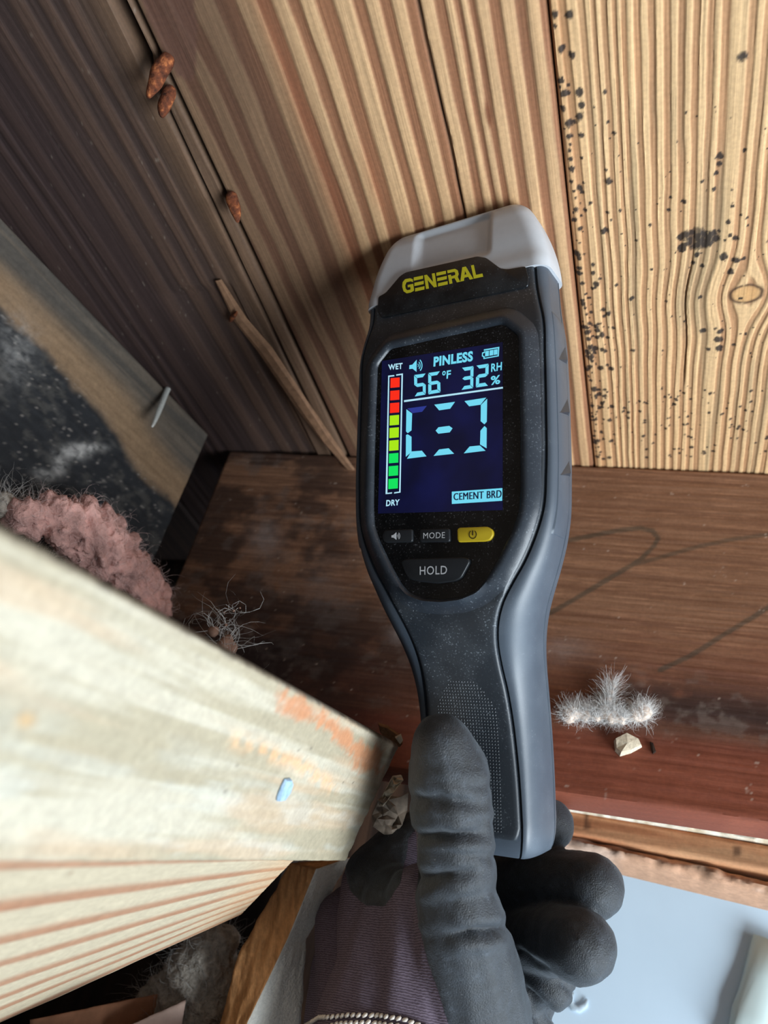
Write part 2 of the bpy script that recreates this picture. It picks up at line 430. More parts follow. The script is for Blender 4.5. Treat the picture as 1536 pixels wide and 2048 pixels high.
# ================================================================== FRAMING TIMBER
def beam_px(P): 
    a, b = proj(P.reshape(-1, 3)); return a.reshape(P.shape[:2]), b.reshape(P.shape[:2])
def hb(U, V):
    v = V * 1000; u = U * 1000
    return (fbm(u / 60, v / .9, 2) - .5) * .0005 + (fbm(u / 25, v / 25, 1) - .5) * .0008
def cb(U, V, P):
    px, py = beam_px(P); u = U * 1000; v = V * 1000
    line = fbm(u / 90, (v + .03 * u) / 1.5, 3); fine = fbm(u / 40, (v + .03 * u) / .6, 4)
    c = mix(lin(136, 98, 74), lin(120, 84, 63), sst(.3, .7, line))
    c = mix(c, lin(160, 118, 90), sst(.60, .76, fine) * .4)
    c = mix(c, lin(112, 52, 36), sst(1180, 1420, py + 60 * (fbm(u / 20, v / 20, 5) - .5)) * .5)        # redder heartwood low down
    c = mix(c, lin(124, 60, 40), sst(1440, 1470, py + 20 * (fbm(u / 14, v / 9, 1) - .5) - .09 * (px - 1100)) * .75)
    # black mould; towards the left end shade is painted in with it
    m = fbm(u / 26, v / 20, 6) + .35 * (fbm(u / 7, v / 6, 2) - .5)
    reg = sst(1180, 1300, py) * sst(760, 560, px + .25 * (py - 1250)) + .9 * np.exp(-((py - 1400 - .12 * (px - 1250)) / 62) ** 2) * sst(1120, 1230, px + 40 * (m - .5))
    reg2 = .75 * np.exp(-((py - 1300) / 110) ** 2) * sst(1000, 820, px)
    c = mix(c, lin(30, 24, 26), np.clip(np.maximum(reg, reg2), 0, 1) * sst(.24, .48, m + .12) * .93)
    g = fbm(u / 9, v / 7, 3) + .3 * (fbm(u / 2, v / 2, 5) - .5)
    c = mix(c, lin(118, 104, 96), sst(.56, .72, g) * np.clip(reg + .5 * sst(1050, 850, px) * sst(930, 1050, py), 0, 1) * .5)
    lm = fbm(u / 22, v / 16, 7) + .4 * (fbm(u / 6, v / 5, 1) - .5)
    c = mix(c, lin(40, 28, 26), sst(820, 640, px) * sst(.34, .62, lm) * .72)
    c = mix(c, lin(110, 98, 92), sst(800, 640, px) * sst(.60, .78, fbm(u / 11, v / 8, 2)) * .35)
    # pale bloom spots
    for (x, y, a, b, s) in ((530, 1080, 30, 36, .55), (1130, 1300, 45, 26, .35), (800, 1268, 22, 16, .6), (790, 1190, 20, 22, .3), (640, 1180, 40, 50, .2)):
        bl = np.exp(-(((px - x) / a) ** 2 + ((py - y) / b) ** 2)) * (.4 + 1.2 * fbm(u / 3, v / 3, 4))
        c = mix(c, lin(150, 138, 134), np.clip(bl, 0, 1) * s)
    # carpenter's crayon lines
    cr = seg_dist(px, py, [(1080, 1088), (1150, 1078), (1230, 1062), (1280, 1056), (1305, 1062), (1316, 1076), (1308, 1092), (1280, 1120), (1230, 1150), (1160, 1192), (1090, 1232), (1040, 1262)])
    cr2 = seg_dist(px, py, [(1270, 1128), (1330, 1112), (1400, 1092), (1470, 1078), (1560, 1066)])
    cr3 = seg_dist(px, py, [(1320, 1340), (1380, 1312), (1440, 1274), (1500, 1238), (1560, 1200)])
    wob = 2.5 * (fbm(u / 3, v / 3, 7) - .5)
    k = np.maximum(np.maximum(sst(6.5, 3, cr + wob), sst(5.5, 2.5, cr2 + wob) * .8), sst(7, 3, cr3 + wob))
    c = mix(c, lin(56, 60, 52), k * .58)
    # pale crumbs of plaster dust
    c = mix(c, lin(196, 176, 160), sst(.80, .86, fbm(u / 2.4, v / 2.4, 6)) * .5)
    c = c * (1 + .35 * (fine - .5))[..., None]
    return c
wood_beam = wood('brown_beam_wood', (16, 900, 900), .7, (.9, 1.08), .2)
uu = dense(-.2355, -.2345, .085, .85, .0008)
bm_o = slab('roof_beam', (0, .3172, 1.60), _n([1, .108, 0]), Z3, _n([.108, -1, 0]), uu, even(BB, CEIL - .0005, .0008), .020, hb, cb, wood_beam, round_r=.0015)
prop(bm_o, 'reddish brown roof beam with crayon lines and black mould', 'beam')

# hip rafter on the left: vertical face under the dark plank
pA = on_z(0, 430, CEIL); pB = on_z(440, 890, CEIL)
rd = _n(pB - pA); rn = _n(np.cross(rd, Z3)); rn = rn if np.dot(rn, CAM - pA) > 0 else -rn
rl = np.linalg.norm(pB - pA)
def hr(U, V): return (fbm(U * 30, V * 900, 1) - .5) * .0006 + (fbm(U * 200, V * 200, 4) - .5) * .0012 * sst(-.03, -.05, V)
def cr_(U, V, P):
    px, py = beam_px(P); u = U * 1000; v = V * 1000
    c = mix(lin(88, 78, 68), lin(70, 64, 58), sst(.4, .6, fbm(u / 70, v / 3, 2)))
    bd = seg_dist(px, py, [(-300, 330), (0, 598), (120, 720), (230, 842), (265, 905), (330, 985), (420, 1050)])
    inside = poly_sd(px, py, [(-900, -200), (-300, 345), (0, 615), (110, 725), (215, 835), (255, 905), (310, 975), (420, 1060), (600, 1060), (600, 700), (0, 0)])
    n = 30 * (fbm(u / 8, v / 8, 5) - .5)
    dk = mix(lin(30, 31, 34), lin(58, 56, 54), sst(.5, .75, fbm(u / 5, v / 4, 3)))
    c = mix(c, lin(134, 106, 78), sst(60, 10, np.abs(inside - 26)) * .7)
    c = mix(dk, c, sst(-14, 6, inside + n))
    sp = fbm(u / 1.6, v / 1.6, 6)
    c = mix(c, lin(132, 124, 118), sst(.70, .82, sp) * sst(20, -10, inside + n) * .6)
    for (x, y, a, b, s) in ((150, 905, 26, 12, .9), (118, 930, 14, 20, .6), (30, 700, 40, 60, .3), (90, 950, 22, 12, .5), (175, 895, 30, 8, .8)):
        bl = np.exp(-(((px - x) / a) ** 2 + ((py - y) / b) ** 2)) * (2.2 * fbm(u / 2.2, v / 2.2, 4) - .4)
        c = mix(c, lin(176, 172, 168), np.clip(bl, 0, 1) * s)
    return c
wood_raft = wood('grey_rafter_wood', (200, 200, 300), .8)
raf = slab('hip_rafter', pA, rd, Z3, rn, even(-.26, rl - .010, .0012), even(-.235, -.0005, .001), .038, hr, cr_, wood_raft, round_r=.001)
prop(raf, 'grey hip rafter with tan edge and blackened mouldy lower face', 'beam')

# pine timber close to the camera
def timber(name, label, vpx, a_px, b_px, depth, near, far, thick, hf, cf, mat, rr=.002, step=.0008):
    u = _n(craw(*vpx)); a = craw(*a_px) * depth; r = craw(*b_px); b = r * (np.dot(a, u) / np.dot(r, u))
    wd = np.linalg.norm(b - a); uw = d2w(u); dw = d2w((b - a) / wd); aw = c2w(a)
    nn = _n(np.cross(uw, dw)); nn = nn if np.dot(nn, CAM - aw) > 0 else -nn
    o = slab(name, aw, uw, dw, nn, even(-near, far, step * 1.4), even(0, wd, step), thick, hf(wd), cf(wd), mat, round_r=rr)
    prop(o, label, 'beam'); return o, aw, uw, dw, nn, wd
def ht1(wd):
    return lambda U, V: (fbm(U * 40, V * 700, 1) - .5) * .0007 + (fbm(U * 300, V * 500, 3) - .5) * .0007 * sst(.016, .004, V) + (fbm(U * 350, V * 350, 2) - .5) * .0004
def ct1(wd):
    def f(U, V, P):
        px, py = beam_px(P); u = U * 1000; v = V * 1000
        vv = v + 3 * (fbm(u / 80, v / 30, 4) - .5)
        c = mix(lin(170, 161, 143), lin(150, 139, 117), sst(.4, .62, fbm(u / 90, vv / 3.2, 2)))
        c = mix(c, lin(172, 148, 122), sst(.55, .7, fbm(u / 60, vv / 6, 5)) * .6)
        c = mix(c, lin(176, 176, 168), sst(.55, .75, fbm(u / 25, vv / 4, 6)) * .35 * sst(wd * 700, wd * 300, v))
        rr = poly_sd(px, py, [(560, 1370), (660, 1430), (720, 1480), (770, 1500), (760, 1545), (715, 1540), (690, 1500), (640, 1455), (560, 1420)]) + 40 * (fbm(u / 3, v / 3, 1) - .5)
        c = mix(c, lin(176, 112, 72), sst(-8, 14, rr) * .75)
        rr2 = np.exp(-(seg_dist(px, py, [(470, 1480), (600, 1530), (660, 1570)]) / 16) ** 2)
        c = mix(c, lin(206, 156, 110), rr2 * .6 * sst(.3, .6, fbm(u / 4, v / 3, 3)))
        kn = np.hypot((px - 52) / 26, (py - 1440) / 22)
        c = mix(c, lin(168, 136, 96), sst(1.2, .2, kn) * .8)
        c = mix(c, lin(44, 34, 30), sst(1.6, .2, wd * 1000 - v + 1.2 * (fbm(u / 3, v / 3, 5) - .5)) * .9)     # grime on the upper arris
        c = mix(c, lin(60, 48, 40), sst(.83, .88, fbm(u / 2, v / .9, 7)) * .7)
        return c * (.9 + .2 * fbm(u / 1.3, v / 1.3, 2))[..., None]
    return f
wood_pine = wood('pale_pine_wood', (60, 200, 60), .75, (.9, 1.06), .25)
t1, ta, tu, td, tn, tw = timber('pine_timber', 'pale whitish pine timber carrying a small blue chip', (1214, 1720), (690, 1725), (800, 1490), .28, .27, .0, .040, ht1, ct1, wood_pine, .0015)
def ct2(U, V, P):
    u = U * 1000; v = V * 1000
    vv = v + 3.0 * (fbm(u / 60, v / 30, 3) - .5) + .5 * (fbm(u / 12, v / 10, 5) - .5) - 1.6 * np.exp(-((u - 2) / 14) ** 2)
    ph = vv / (P2W / 7.4) + .45 * vn(vv / (P2W / 4), vv * 0, 2); fr = ph - np.floor(ph)
    band = sst(.0, .30, fr) * sst(.50, .45, fr)
    c = mix(lin(172, 158, 134), lin(146, 102, 76), band * (.75 + .25 * fbm(u / 30, v / 3, 1)))
    c = mix(c, lin(190, 140, 96), sst(45, 0, u) * .35)
    c = mix(c, lin(120, 84, 60), sst(.84, .9, fbm(u / 2, v / 1.4, 7)) * .6)
    return c * (.9 + .2 * fbm(u / 1.5, v / 1.5, 2))[..., None]
def quad_slab(name, A0, A1, B1, B0, thick, cf, mat, nu=None, nvv=None, step=.0012):
    """board face between edge A0-A1 (v=0) and B0-B1; u runs from 0 to 1 end"""
    A0, A1, B1, B0 = map(np.asarray, (A0, A1, B1, B0))
    Lu = np.linalg.norm(A1 - A0); Lv = (np.linalg.norm(B0 - A0) + np.linalg.norm(B1 - A1)) / 2
    a = int(Lu / step) // 2 * 2 + 1; b = int(Lv / step) // 2 * 2 + 1
    S, T = np.meshgrid(np.linspace(0, 1, a), np.linspace(0, 1, b), indexing='ij')
    P = (A0 * (1 - S[..., None]) + A1 * S[..., None]) * (1 - T[..., None]) + (B0 * (1 - S[..., None]) + B1 * S[..., None]) * T[..., None]
    nn = _n(np.cross(A1 - A0, B0 - A0)); nn = nn if np.dot(nn, CAM - A0) > 0 else -nn
    U = S * Lu; V = T * Lv; C = cf(U, V, P); P = P + ((fbm(U * 40, V * 600, 1) - .5) * .0004)[..., None] * nn
    idx = np.arange(a * b).reshape(a, b)
    q = np.stack([idx[:-1, :-1], idx[1:, :-1], idx[1:, 1:], idx[:-1, 1:]], -1).reshape(-1, 4)
    ring = np.concatenate([idx[:, 0], idx[-1, 1:], idx[-2::-1, -1], idx[0, -2:0:-1]])
    Pf = P.reshape(-1, 3); Cf = C.reshape(-1, 3); n0 = len(Pf); r = len(ring); bi = n0 + np.arange(r)
    back = Pf[ring] + np.asarray(thick)
    q2 = np.stack([ring, bi, np.roll(bi, -1), np.roll(ring, -1)], -1)
    q3 = np.array([[n0 + r, bi[(i + 2) % r], bi[(i + 1) % r], bi[i]] for i in range(0, r - 1, 2)], int)
    Vv = np.vstack([Pf, back, back.mean(0)[None]]); Cc = np.vstack([Cf, Cf[ring], Cf.mean(0)[None]])
    Q = np.vstack([q, q2, q3])
    if np.dot(np.cross(A1 - A0, B0 - A0), nn) < 0: Q = Q[:, ::-1]
    base = Vv.mean(0); o = mesh_obj(name, Vv - base, np.ascontiguousarray(Q), mat, None, cols=Cc); o.location = base
    try: o.data.set_sharp_from_angle(angle=math.radians(50))
    except Exception: pass
    return o
_bp = ta - td * .0006                      # plane just under the whitish timber
A0 = on_plane(592, 1715, _bp, td); A1 = on_plane(-160, 1722, _bp, td)
B0 = at_depth(482, 1829, .305); _fn = np.cross(A1 - A0, B0 - A0)
B1 = on_plane(-160, 2118, A0, _fn)
P2W = (np.linalg.norm(B0 - A0) + np.linalg.norm(B1 - A1)) * 500
_nn = _n(_fn); _nn = _nn if np.dot(_nn, CAM - A0) > 0 else -_nn
_th = -_nn * .035; _th = _th - td * max(0., np.dot(_th, td))
t2 = quad_slab('grained_timber', A0, A1, B1, B0, _th, ct2, wood_pine)
prop(t2, 'pine timber with bold orange grain stripes under the whitish timber', 'beam')

# dark board added behind the hand, standing in for shade before the wall
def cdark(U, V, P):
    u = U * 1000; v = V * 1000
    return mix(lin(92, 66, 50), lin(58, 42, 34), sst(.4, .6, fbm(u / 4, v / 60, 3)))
stud = slab('dark_backing', (0, .475, 1.60), X3, Z3, -Y3, even(-.42, -.082, .004), even(-.42, CEIL - .001, .004), .036, None, cdark, wood('dark_board_wood', (500, 500, 16)), round_r=.001)
prop(stud, 'dark wide board added below the brown beam to hide the bright wall', 'beam')

blk = slab('gap_light_blocker', (0, .41, 1.60), X3, Z3, -Y3, even(-.42, -.19, .004), even(-.0265, CEIL - .001, .004), .018, None, lambda U, V, P: cdark(U, V, P) * .22, stud.data.materials[0], round_r=.001)  # added light stop; shade is put into its near-black colour
prop(blk, 'dark board added to block light in the gap beside the brown beam', 'beam')

# wall plate and torn drywall edge behind the fingers, under the beam
def strip(name, label, cat, ltop, rtop, lbot, rbot, Y, thick, cf, mat, hf=None, rr=.001):
    a = on_y(*lbot, Y); b = on_y(*rbot, Y); c = on_y(*ltop, Y)
    ux = _n(b - a); uy = c - a; uy = _n(uy - ux * np.dot(uy, ux)); wd = np.dot(c - a, uy)
    nn = np.cross(ux, uy); nn = nn if nn[1] < 0 else -nn
    o = slab(name, a, ux, uy, nn, even(-.02, np.linalg.norm(b - a) + .12, .0015), even(0, wd, .0012), thick, hf, cf, mat, round_r=rr)
    return prop(o, label, cat)
def cpl(U, V, P):
    u = U * 1000; v = V * 1000; px, py = beam_px(P)
    c = mix(lin(206, 146, 104), lin(182, 118, 80), sst(.4, .6, fbm(u / 60, v / 3, 1)))
    c = mix(c, lin(222, 172, 128), sst(.5, .7, fbm(u / 30, v / 12, 4)) * .5)
    k = sst(7, 3, seg_dist(px, py, [(1172, 1615), (1174, 1655)])); k = np.maximum(k, sst(1.2, .4, np.hypot((px - 1474) / 11, (py - 1702) / 14)))
    return mix(c, lin(86, 56, 40), k * .75)
strip('wall_plate', 'orange pine wall plate below the brown beam', 'beam', (1080, 1607), (1536, 1680), (1080, 1655), (1536, 1744), .378, .03, cpl, wood('orange_plate_wood', (30, 400, 400), .7))
strip('drywall_edge', 'thin white drywall edge between brown beam and orange plate', 'drywall', (1080, 1590), (1536, 1662), (1080, 1609), (1536, 1682), .374, .02,
      lambda U, V, P: mix(lin(236, 226, 208), lin(206, 188, 160), sst(.4, .7, fbm(U * 400, V * 400, 3))), wood('chalky_board', (300, 300, 300)), lambda U, V: (fbm(U * 300, V * 300, 2) - .5) * .003)
def ctp(U, V, P):
    u = U * 1000; v = V * 1000
    c = mix(lin(206, 174, 146), lin(236, 228, 216), sst(.45, .62, fbm(u / 26, v / 5, 2)))
    return mix(c, lin(184, 134, 104), sst(7, 3, v + 3 * (fbm(u / 8, v / 4, 4) - .5)) * .7)
def htp(U, V): return (fbm(U * 160, V * 250, 5) - .5) * .007
strip('torn_paper_strip', 'torn brown and white drywall paper strip under the orange plate', 'drywall', (1080, 1653), (1536, 1745), (1120, 1690), (1536, 1788), .381, .03, ctp, wood('torn_paper', (200, 200, 200), .85), htp, .004)

# ================================================================== MOISTURE METER
MC = craw(885, 850) * .27
_W = _n([2585, 116, -1538]); _L = _n([182, 7224, 1538.]); _L = _n(_L - _W * np.dot(_L, _W))
_Nn = np.cross(_W, _L); _Nn = _Nn if _Nn[2] < 0 else -_Nn
_L2 = _n(_L - .048 * _W); _W2 = _n(_W - np.dot(_W, _L2) * _L2)
MBASE = np.array([0., -146., -38.])                       # foot of the handle, local mm
def ml(x, y, z=0.):                                       # photo pixel -> point on the meter's plane z (local mm)
    r = craw(x, y); s = (np.dot(_Nn, MC) + z / 1000) / np.dot(_Nn, r); p = r * s - MC
    return np.array([np.dot(p, _W2) * 1000, np.dot(p, _L2) * 1000, z])
_rot = Matrix([list(r) for r in np.array([d2w(_W2), d2w(_L2), d2w(_Nn)]).T])
def m2w(q): q = np.asarray(q, float) / 1000; return c2w(MC + q[0] * _W2 + q[1] * _L2 + q[2] * _Nn)
meter = empty('moisture_meter', m2w(MBASE), _rot)
prop(meter, 'black handheld moisture meter with grey sensor cap and lit colour screen', 'moisture meter')
def mpart(name, V, Fc, mat, parent=None, smooth=True, label=None, sharp=40):
    V = (np.asarray(V, float) - MBASE) / 1000
    o = mesh_obj(name, V, Fc, mat, parent or meter, smooth)
    if smooth:
        try: o.data.set_sharp_from_angle(angle=math.radians(sharp))
        except Exception: pass
    if label: o['label'] = label
    return o
def loft(secs, closed=True, caps=True):
    k = len(secs[0]); V = np.vstack(secs); Fc = []
    for i in range(len(secs) - 1):
        for j in range(k if closed else k - 1):
            Fc.append((i * k + j, i * k + (j + 1) % k, (i + 1) * k + (j + 1) % k, (i + 1) * k + j))
    if caps and closed:
        Fc.append(tuple(range(k - 1, -1, -1))); Fc.append(tuple((len(secs) - 1) * k + j for j in range(k)))
    return V, Fc

def dusty(name, rgb, rough, dust=.25, spec=.5, scale=1500, thr=.66, tint=(150, 158, 166), bst=.15):
    m = nmat(name, rough=rough, spec=spec); c = lin(*rgb)
    f = noise(m, scale, 2); f2 = noise(m, 90, 4); f3 = noise(m, 3500, 2)
    a = ramp(m, f, [(thr, (0, 0, 0)), (thr + .06, (1, 1, 1))])
    b = ramp(m, f2, [(.35, (0, 0, 0)), (.8, (1, 1, 1))])
    k = mixc(m, 1.0, a, b, 'MULTIPLY')
    smear = ramp(m, f2, [(.45, (0, 0, 0)), (.95, (.10,) * 3)])
    k2 = mixc(m, dust, (0, 0, 0), k)
    col = mixc(m, k2, tuple(c), tuple(lin(*tint)))
    col = mixc(m, smear, col, tuple(lin(*tint)))
    LK(m, col, PB(m).inputs['Base Color'])
    bump(m, f3, bst, .0002)
    return m
M_body = dusty('charcoal_plastic', (40, 45, 52), .42, .5)
M_side = dusty('charcoal_rubber', (66, 74, 84), .45, .4)
M_front = dusty('black_front_shell', (36, 41, 47), .45, .7, thr=.62)
M_frame = dusty('screen_frame_plastic', (39, 45, 53), .38, .7, thr=.63)
M_glass = dusty('black_window_glass', (3, 3, 4), .16, .8, .5, 1300, .62, (120, 120, 124), .0)
M_lower = dusty('black_keypad', (5, 5, 6), .5, .55, .3, 1500, .6, (130, 122, 114), .2)
M_cap = plain('light_grey_plastic', (180, 183, 188), .42, .5, 400, .03, .06, .0002)
M_plate = dusty('logo_plate_black', (14, 16, 19), .3, .6)
M_groove = nmat('seam_black', (.004, .004, .005), .8, .1)
M_btn = nmat('dark_rubber_button', tuple(lin(26, 29, 33)), .45)
M_yel = nmat('yellow_button', tuple(lin(196, 170, 34)), .45)
M_white = nmat('white_button_print', tuple(lin(205, 208, 212)), .5)
M_blk = nmat('black_button_print', tuple(lin(48, 38, 8)), .5)
M_logo = nmat('yellow_logo_paint', tuple(lin(206, 198, 38)), .45)

# body stations: y, w1 (front shell), wm (max), zf (front), zs (depth to max width), z2 (seam depth), zb (back)
ST = np.array([
 [60, 32.4, 36.2, -5.0, 5, 15, -25], [54, 32.6, 36.5, -5.0, 5, 15, -25], [48, 33.0, 36.8, -4.9, 5, 15, -26], [41, 34.4, 37.6, -3.6, 5, 15, -28],
 [34, 35.8, 38.6, -2.8, 5, 15, -30], [20, 36.0, 39.2, -2.8, 5, 15, -31], [0, 36.0, 39.4, -2.8, 5, 15, -31], [-20, 35.6, 39.2, -2.8, 5, 15, -31],
 [-33, 34.4, 38.4, -2.8, 5.5, 15.5, -31], [-42, 31.4, 36.6, -2.8, 6.5, 16, -31.5], [-50, 27.6, 34.0, -2.8, 8, 17, -32.5], [-56, 23.8, 31.6, -2.9, 10, 18, -34],
 [-62, 20.3, 29.2, -3.3, 12, 19, -36], [-68, 17.6, 27.0, -5.4, 13, 20, -38.5], [-75, 15.7, 25.0, -9.4, 14, 20.5, -42], [-82, 15.1, 23.6, -13.8, 14, 21, -45.5],
 [-90, 15.4, 22.8, -18.0, 14, 21, -49], [-98, 15.8, 22.4, -20.8, 14, 21, -51.5], [-110, 16.4, 22.3, -23.2, 14, 21, -53.5], [-122, 17.0, 22.3, -24.4, 14, 21, -54.5], [-134, 17.4, 22.3, -25.0, 14, 21, -55]])
ST = ST[::-1]
def _hermite(xs, ys, x):
    d = np.gradient(ys, xs); i = np.clip(np.searchsorted(xs, x) - 1, 0, len(xs) - 2); h = xs[i + 1] - xs[i]; t = (x - xs[i]) / h
    return (2*t**3-3*t**2+1)*ys[i] + (t**3-2*t**2+t)*h*d[i] + (-2*t**3+3*t**2)*ys[i+1] + (t**3-t**2)*h*d[i+1]
def stat(y):
    return [float(_hermite(ST[:, 0], ST[:, k], np.clip(y, -134, 60))) for k in range(1, 7)]
def body_half(y):
    w1, wm, zf, zs, z2, zb = stat(y)
    if y < -134:
        q = min(1, (-134 - y) / 12.); r = math.sqrt(max(0, 1 - q * q)); e = 1 - r
        zf -= 7 * e; zb += 9 * e; wm -= 5 * e; w1 -= 4 * e
    zt = zf
    p = [(w1 * .35, zt - .8), (w1 * .7, zt - .8), (w1 - 1.5, zt - .8), (w1 - .15, zt - 1.0), (w1 + .05, zt - 2.4), (w1 + .65, zt - 2.4), (w1 + .85, zt - .75)]
    for k in range(1, 11):
        th = k / 10 * math.pi / 2
        p.append((w1 + .85 + (wm - w1 - .85) * math.sin(th) ** .9, zt - .75 - (zs - .75) * (1 - math.cos(th))))
    za = zt - z2
    p += [(wm, za + .45), (wm - .8, za + .15), (wm - .8, za - .15), (wm, za - .45)]
    rem = zb - za + .45; hb_ = -rem
    for k in range(1, 9):
        th = k / 8 * math.pi / 2
        p.append((wm - 9 * (1 - math.cos(th)), za - .45 - (hb_) * math.sin(th)))
    p += [(wm * .5, zb - .3), (wm * .2, zb - .4)]
    return p
ys = list(np.concatenate([[-146, -145.6, -144.8, -143.4, -141.5, -139, -136.5], np.arange(-134, 58.1, 2.0)]))
secs = []
for y in ys:
    h = body_half(y); full = [(x, y, z) for x, z in h] + [(-x, y, z) for x, z in h[::-1]]
    secs.append(np.array(full))
V, Fc = loft(secs); mpart('rear_shell', V, Fc, M_side)
# front shell (narrow plate that runs down the handle)
secs = []
ysf = [-139.2, -139.0, -138.4] + list(np.arange(-137, 58.1, 2.0))
for y in ysf:
    w1, wm, zf, *_ = stat(y); k = .0
    if y < -138: zf -= 2.2 if y < -139.1 else (.6 if y < -138.9 else .12)
    if y < -136: w1 -= .5 * (-136 - y)
    half = [(0, .25), (w1 * .3, .2), (w1 * .6, .1), (w1 - 2, 0), (w1 - 1.0, -.1), (w1 - .4, -.4), (w1 - .15, -.9), (w1 - .1, -2.2)]
    half = [(x, zf + .35 + dz) for x, dz in half]
    secs.append(np.array([(-x, y, z) for x, z in half[::-1]] + [(x, y, z) for x, z in half[1:]]))
V, Fc = loft(secs, closed=False); mpart('front_shell', V, Fc, M_front)
# fine grip knurl on the handle front
bm = bmesh.new()
for iy in range(46):
    y = -88 - iy * 1.08; w1, wm, zf, *_ = stat(y); w2_ = stat(y + .5)[2]
    half = 11.8 * min(1, math.sqrt(max(0, (-(y) - 86) / 12.)))
    for ix in range(-11, 12):
        x = ix * 1.08
        if abs(x) > half: continue
        q = [(-.36, -.36), (.36, -.36), (.36, .36), (-.36, .36)]; zz = zf + .35 + .25 - .25 * abs(x) / w1
        vs_ = []
        for a, b in q: vs_.append(bm.verts.new(((x + a), (y + b), zz + (zf - w2_) * -b * 2 - .12)))
        top = bm.verts.new((x, y, zz + .22))
        for k in range(4): bm.faces.new((vs_[k], vs_[(k + 1) % 4], top))
V = [tuple(v.co) for v in bm.verts]; bm.verts.index_update(); Fc = [tuple(v.index for v in f.verts) for f in bm.faces]; bm.free()
o = mpart('grip_texture', V, Fc, M_front, smooth=False); o['kind'] = 'stuff'

# outline of the black window
WO = [(-22.6, 33.8), (22.6, 33.8), (28.2, 28.0), (28.4, 10), (28.4, -10), (28.2, -27), (27.6, -33.5), (25.2, -39.5), (20.2, -48.5), (16.0, -55.2), (12.6, -58.6), (7, -60.6), (0, -61.2),
      (-7, -60.6), (-12.6, -58.6), (-16.0, -55.2), (-20.2, -48.5), (-25.2, -39.5), (-27.6, -33.5), (-28.2, -27), (-28.4, -10), (-28.4, 10), (-28.2, 28.0)]
def resample(poly, n=None, sub=5, rnd=1.6):
    P = np.array(poly, float); m = len(P); out = []
    for i in range(m):                       # round each corner
        a, b, c = P[i - 1], P[i], P[(i + 1) % m]
        l1 = np.linalg.norm(b - a); l2 = np.linalg.norm(c - b); r = min(rnd, l1 * .45, l2 * .45)
        p = b + (a - b) / l1 * r; q = b + (c - b) / l2 * r
        for t in np.linspace(0, 1, sub): out.append((1 - t) ** 2 * p + 2 * t * (1 - t) * b + t * t * q)
    return np.array(out)
def offset(P, d):
    t = np.roll(P, -1, 0) - np.roll(P, 1, 0); t /= np.linalg.norm(t, axis=1)[:, None] + 1e-9
    nn = np.stack([t[:, 1], -t[:, 0]], 1)
    c = P.mean(0)
    if ((P - c) * nn).sum() < 0: nn = -nn
    return P + nn * d
wo = resample(WO)
ringp = [(-.5, -2.4), (-.2, -1.2), (.25, -.2), (.9, .25), (2.1, .35), (3.0, .1), (6.1, -2.0), (7.0, -3.0), (7.2, -4.5)]
secs = []
for d, z in ringp:
    q = offset(wo, d)
    if d > 4:                                # keep inside the shell's own edge, and merge into the chin
        for i in range(len(q)):
            lim = stat(q[i, 1])[0] - .4 - (7.2 - d) * .25
            q[i, 0] = np.clip(q[i, 0], -lim, lim)
    zz = np.full(len(q), z)
    chin = sst(-52, -62, q[:, 1]) * (d > 1.5)
    base = np.array([stat(y)[2] + .35 for y in q[:, 1]])
    zz = np.where(chin > 0, zz * (1 - chin) + (base + (.35 - base) * max(0, 1 - d / 4.0)) * chin - (.3 if d > 6 else 0) * chin, zz)
    secs.append(np.column_stack([q, zz]))
V, Fc = loft(secs, caps=False); mpart('screen_frame', V, Fc, M_frame, sharp=60)
def plate(name, P, z0, z1, mat, parent=None, bev=0., label=None, dome=0.):
    P = np.asarray(P, float)[:, :2]
    # orientation counter-clockwise
    ar = np.sum(P[:, 0] * np.roll(P[:, 1], -1) - np.roll(P[:, 0], -1) * P[:, 1])
    if ar < 0: P = P[::-1]
    rings = [np.column_stack([P, np.full(len(P), z0)])]
    if bev > 0:
        for k in range(4):
            th = k / 3 * math.pi / 2
            rings.append(np.column_stack([offset(P, -bev * (1 - math.cos(th))), np.full(len(P), z1 - bev + bev * math.sin(th))]))
    else: rings.append(np.column_stack([P, np.full(len(P), z1)]))
    V, Fc = loft(rings)
    return mpart(name, V, Fc, mat, parent, label=label, sharp=35)
plate('window_glass', offset(resample([p for p in WO if p[1] > -34] + [(27.4, -34.2), (-27.4, -34.2)] if False else WO), -.2), -2.6, -1.15, M_glass)
# ---------------- screen
ZS = -1.0
lc = [ml(764, 722, ZS), ml(1005, 684, ZS), ml(1005, 1020, ZS), ml(756, 1027, ZS)]
M_lcd = nmat('navy_lcd', (.004, .005, .02), .18)
_f = noise(M_lcd, 60, 2)
LK(M_lcd, ramp(M_lcd, _f, [(.35, tuple(lin(8, 9, 44))), (.7, tuple(lin(16, 20, 76)))]), PB(M_lcd).inputs['Emission Color']); PB(M_lcd).inputs['Emission Strength'].default_value = .55
screen = plate('lcd_screen', lc, -1.3, -.98, M_lcd)
G_cy = glow('cyan_lcd_light', (112, 214, 240)); G_wh = glow('white_lcd_light', (176, 226, 244)); G_dim = glow('dim_blue_lcd', (38, 52, 140))
G_re = glow('red_lcd_light', (250, 40, 14)); G_yg = glow('lime_lcd_light', (168, 232, 10)); G_gr = glow('green_lcd_light', (4, 226, 92))
G_nv = glow('navy_lcd_print', (10, 22, 60), .8)
def zpx(X, Y): return 740 + X / 4.997, 650 + Y / 4.997     # coordinates in a close view of the screen
def gpoly(name, pts, mat, parent=screen, z=-.9, zoomed=True):
    P = np.array([ml(*(zpx(*p) if zoomed else p), z) for p in pts])
    return plate(name, P, z - .15, z + .02, mat, parent)
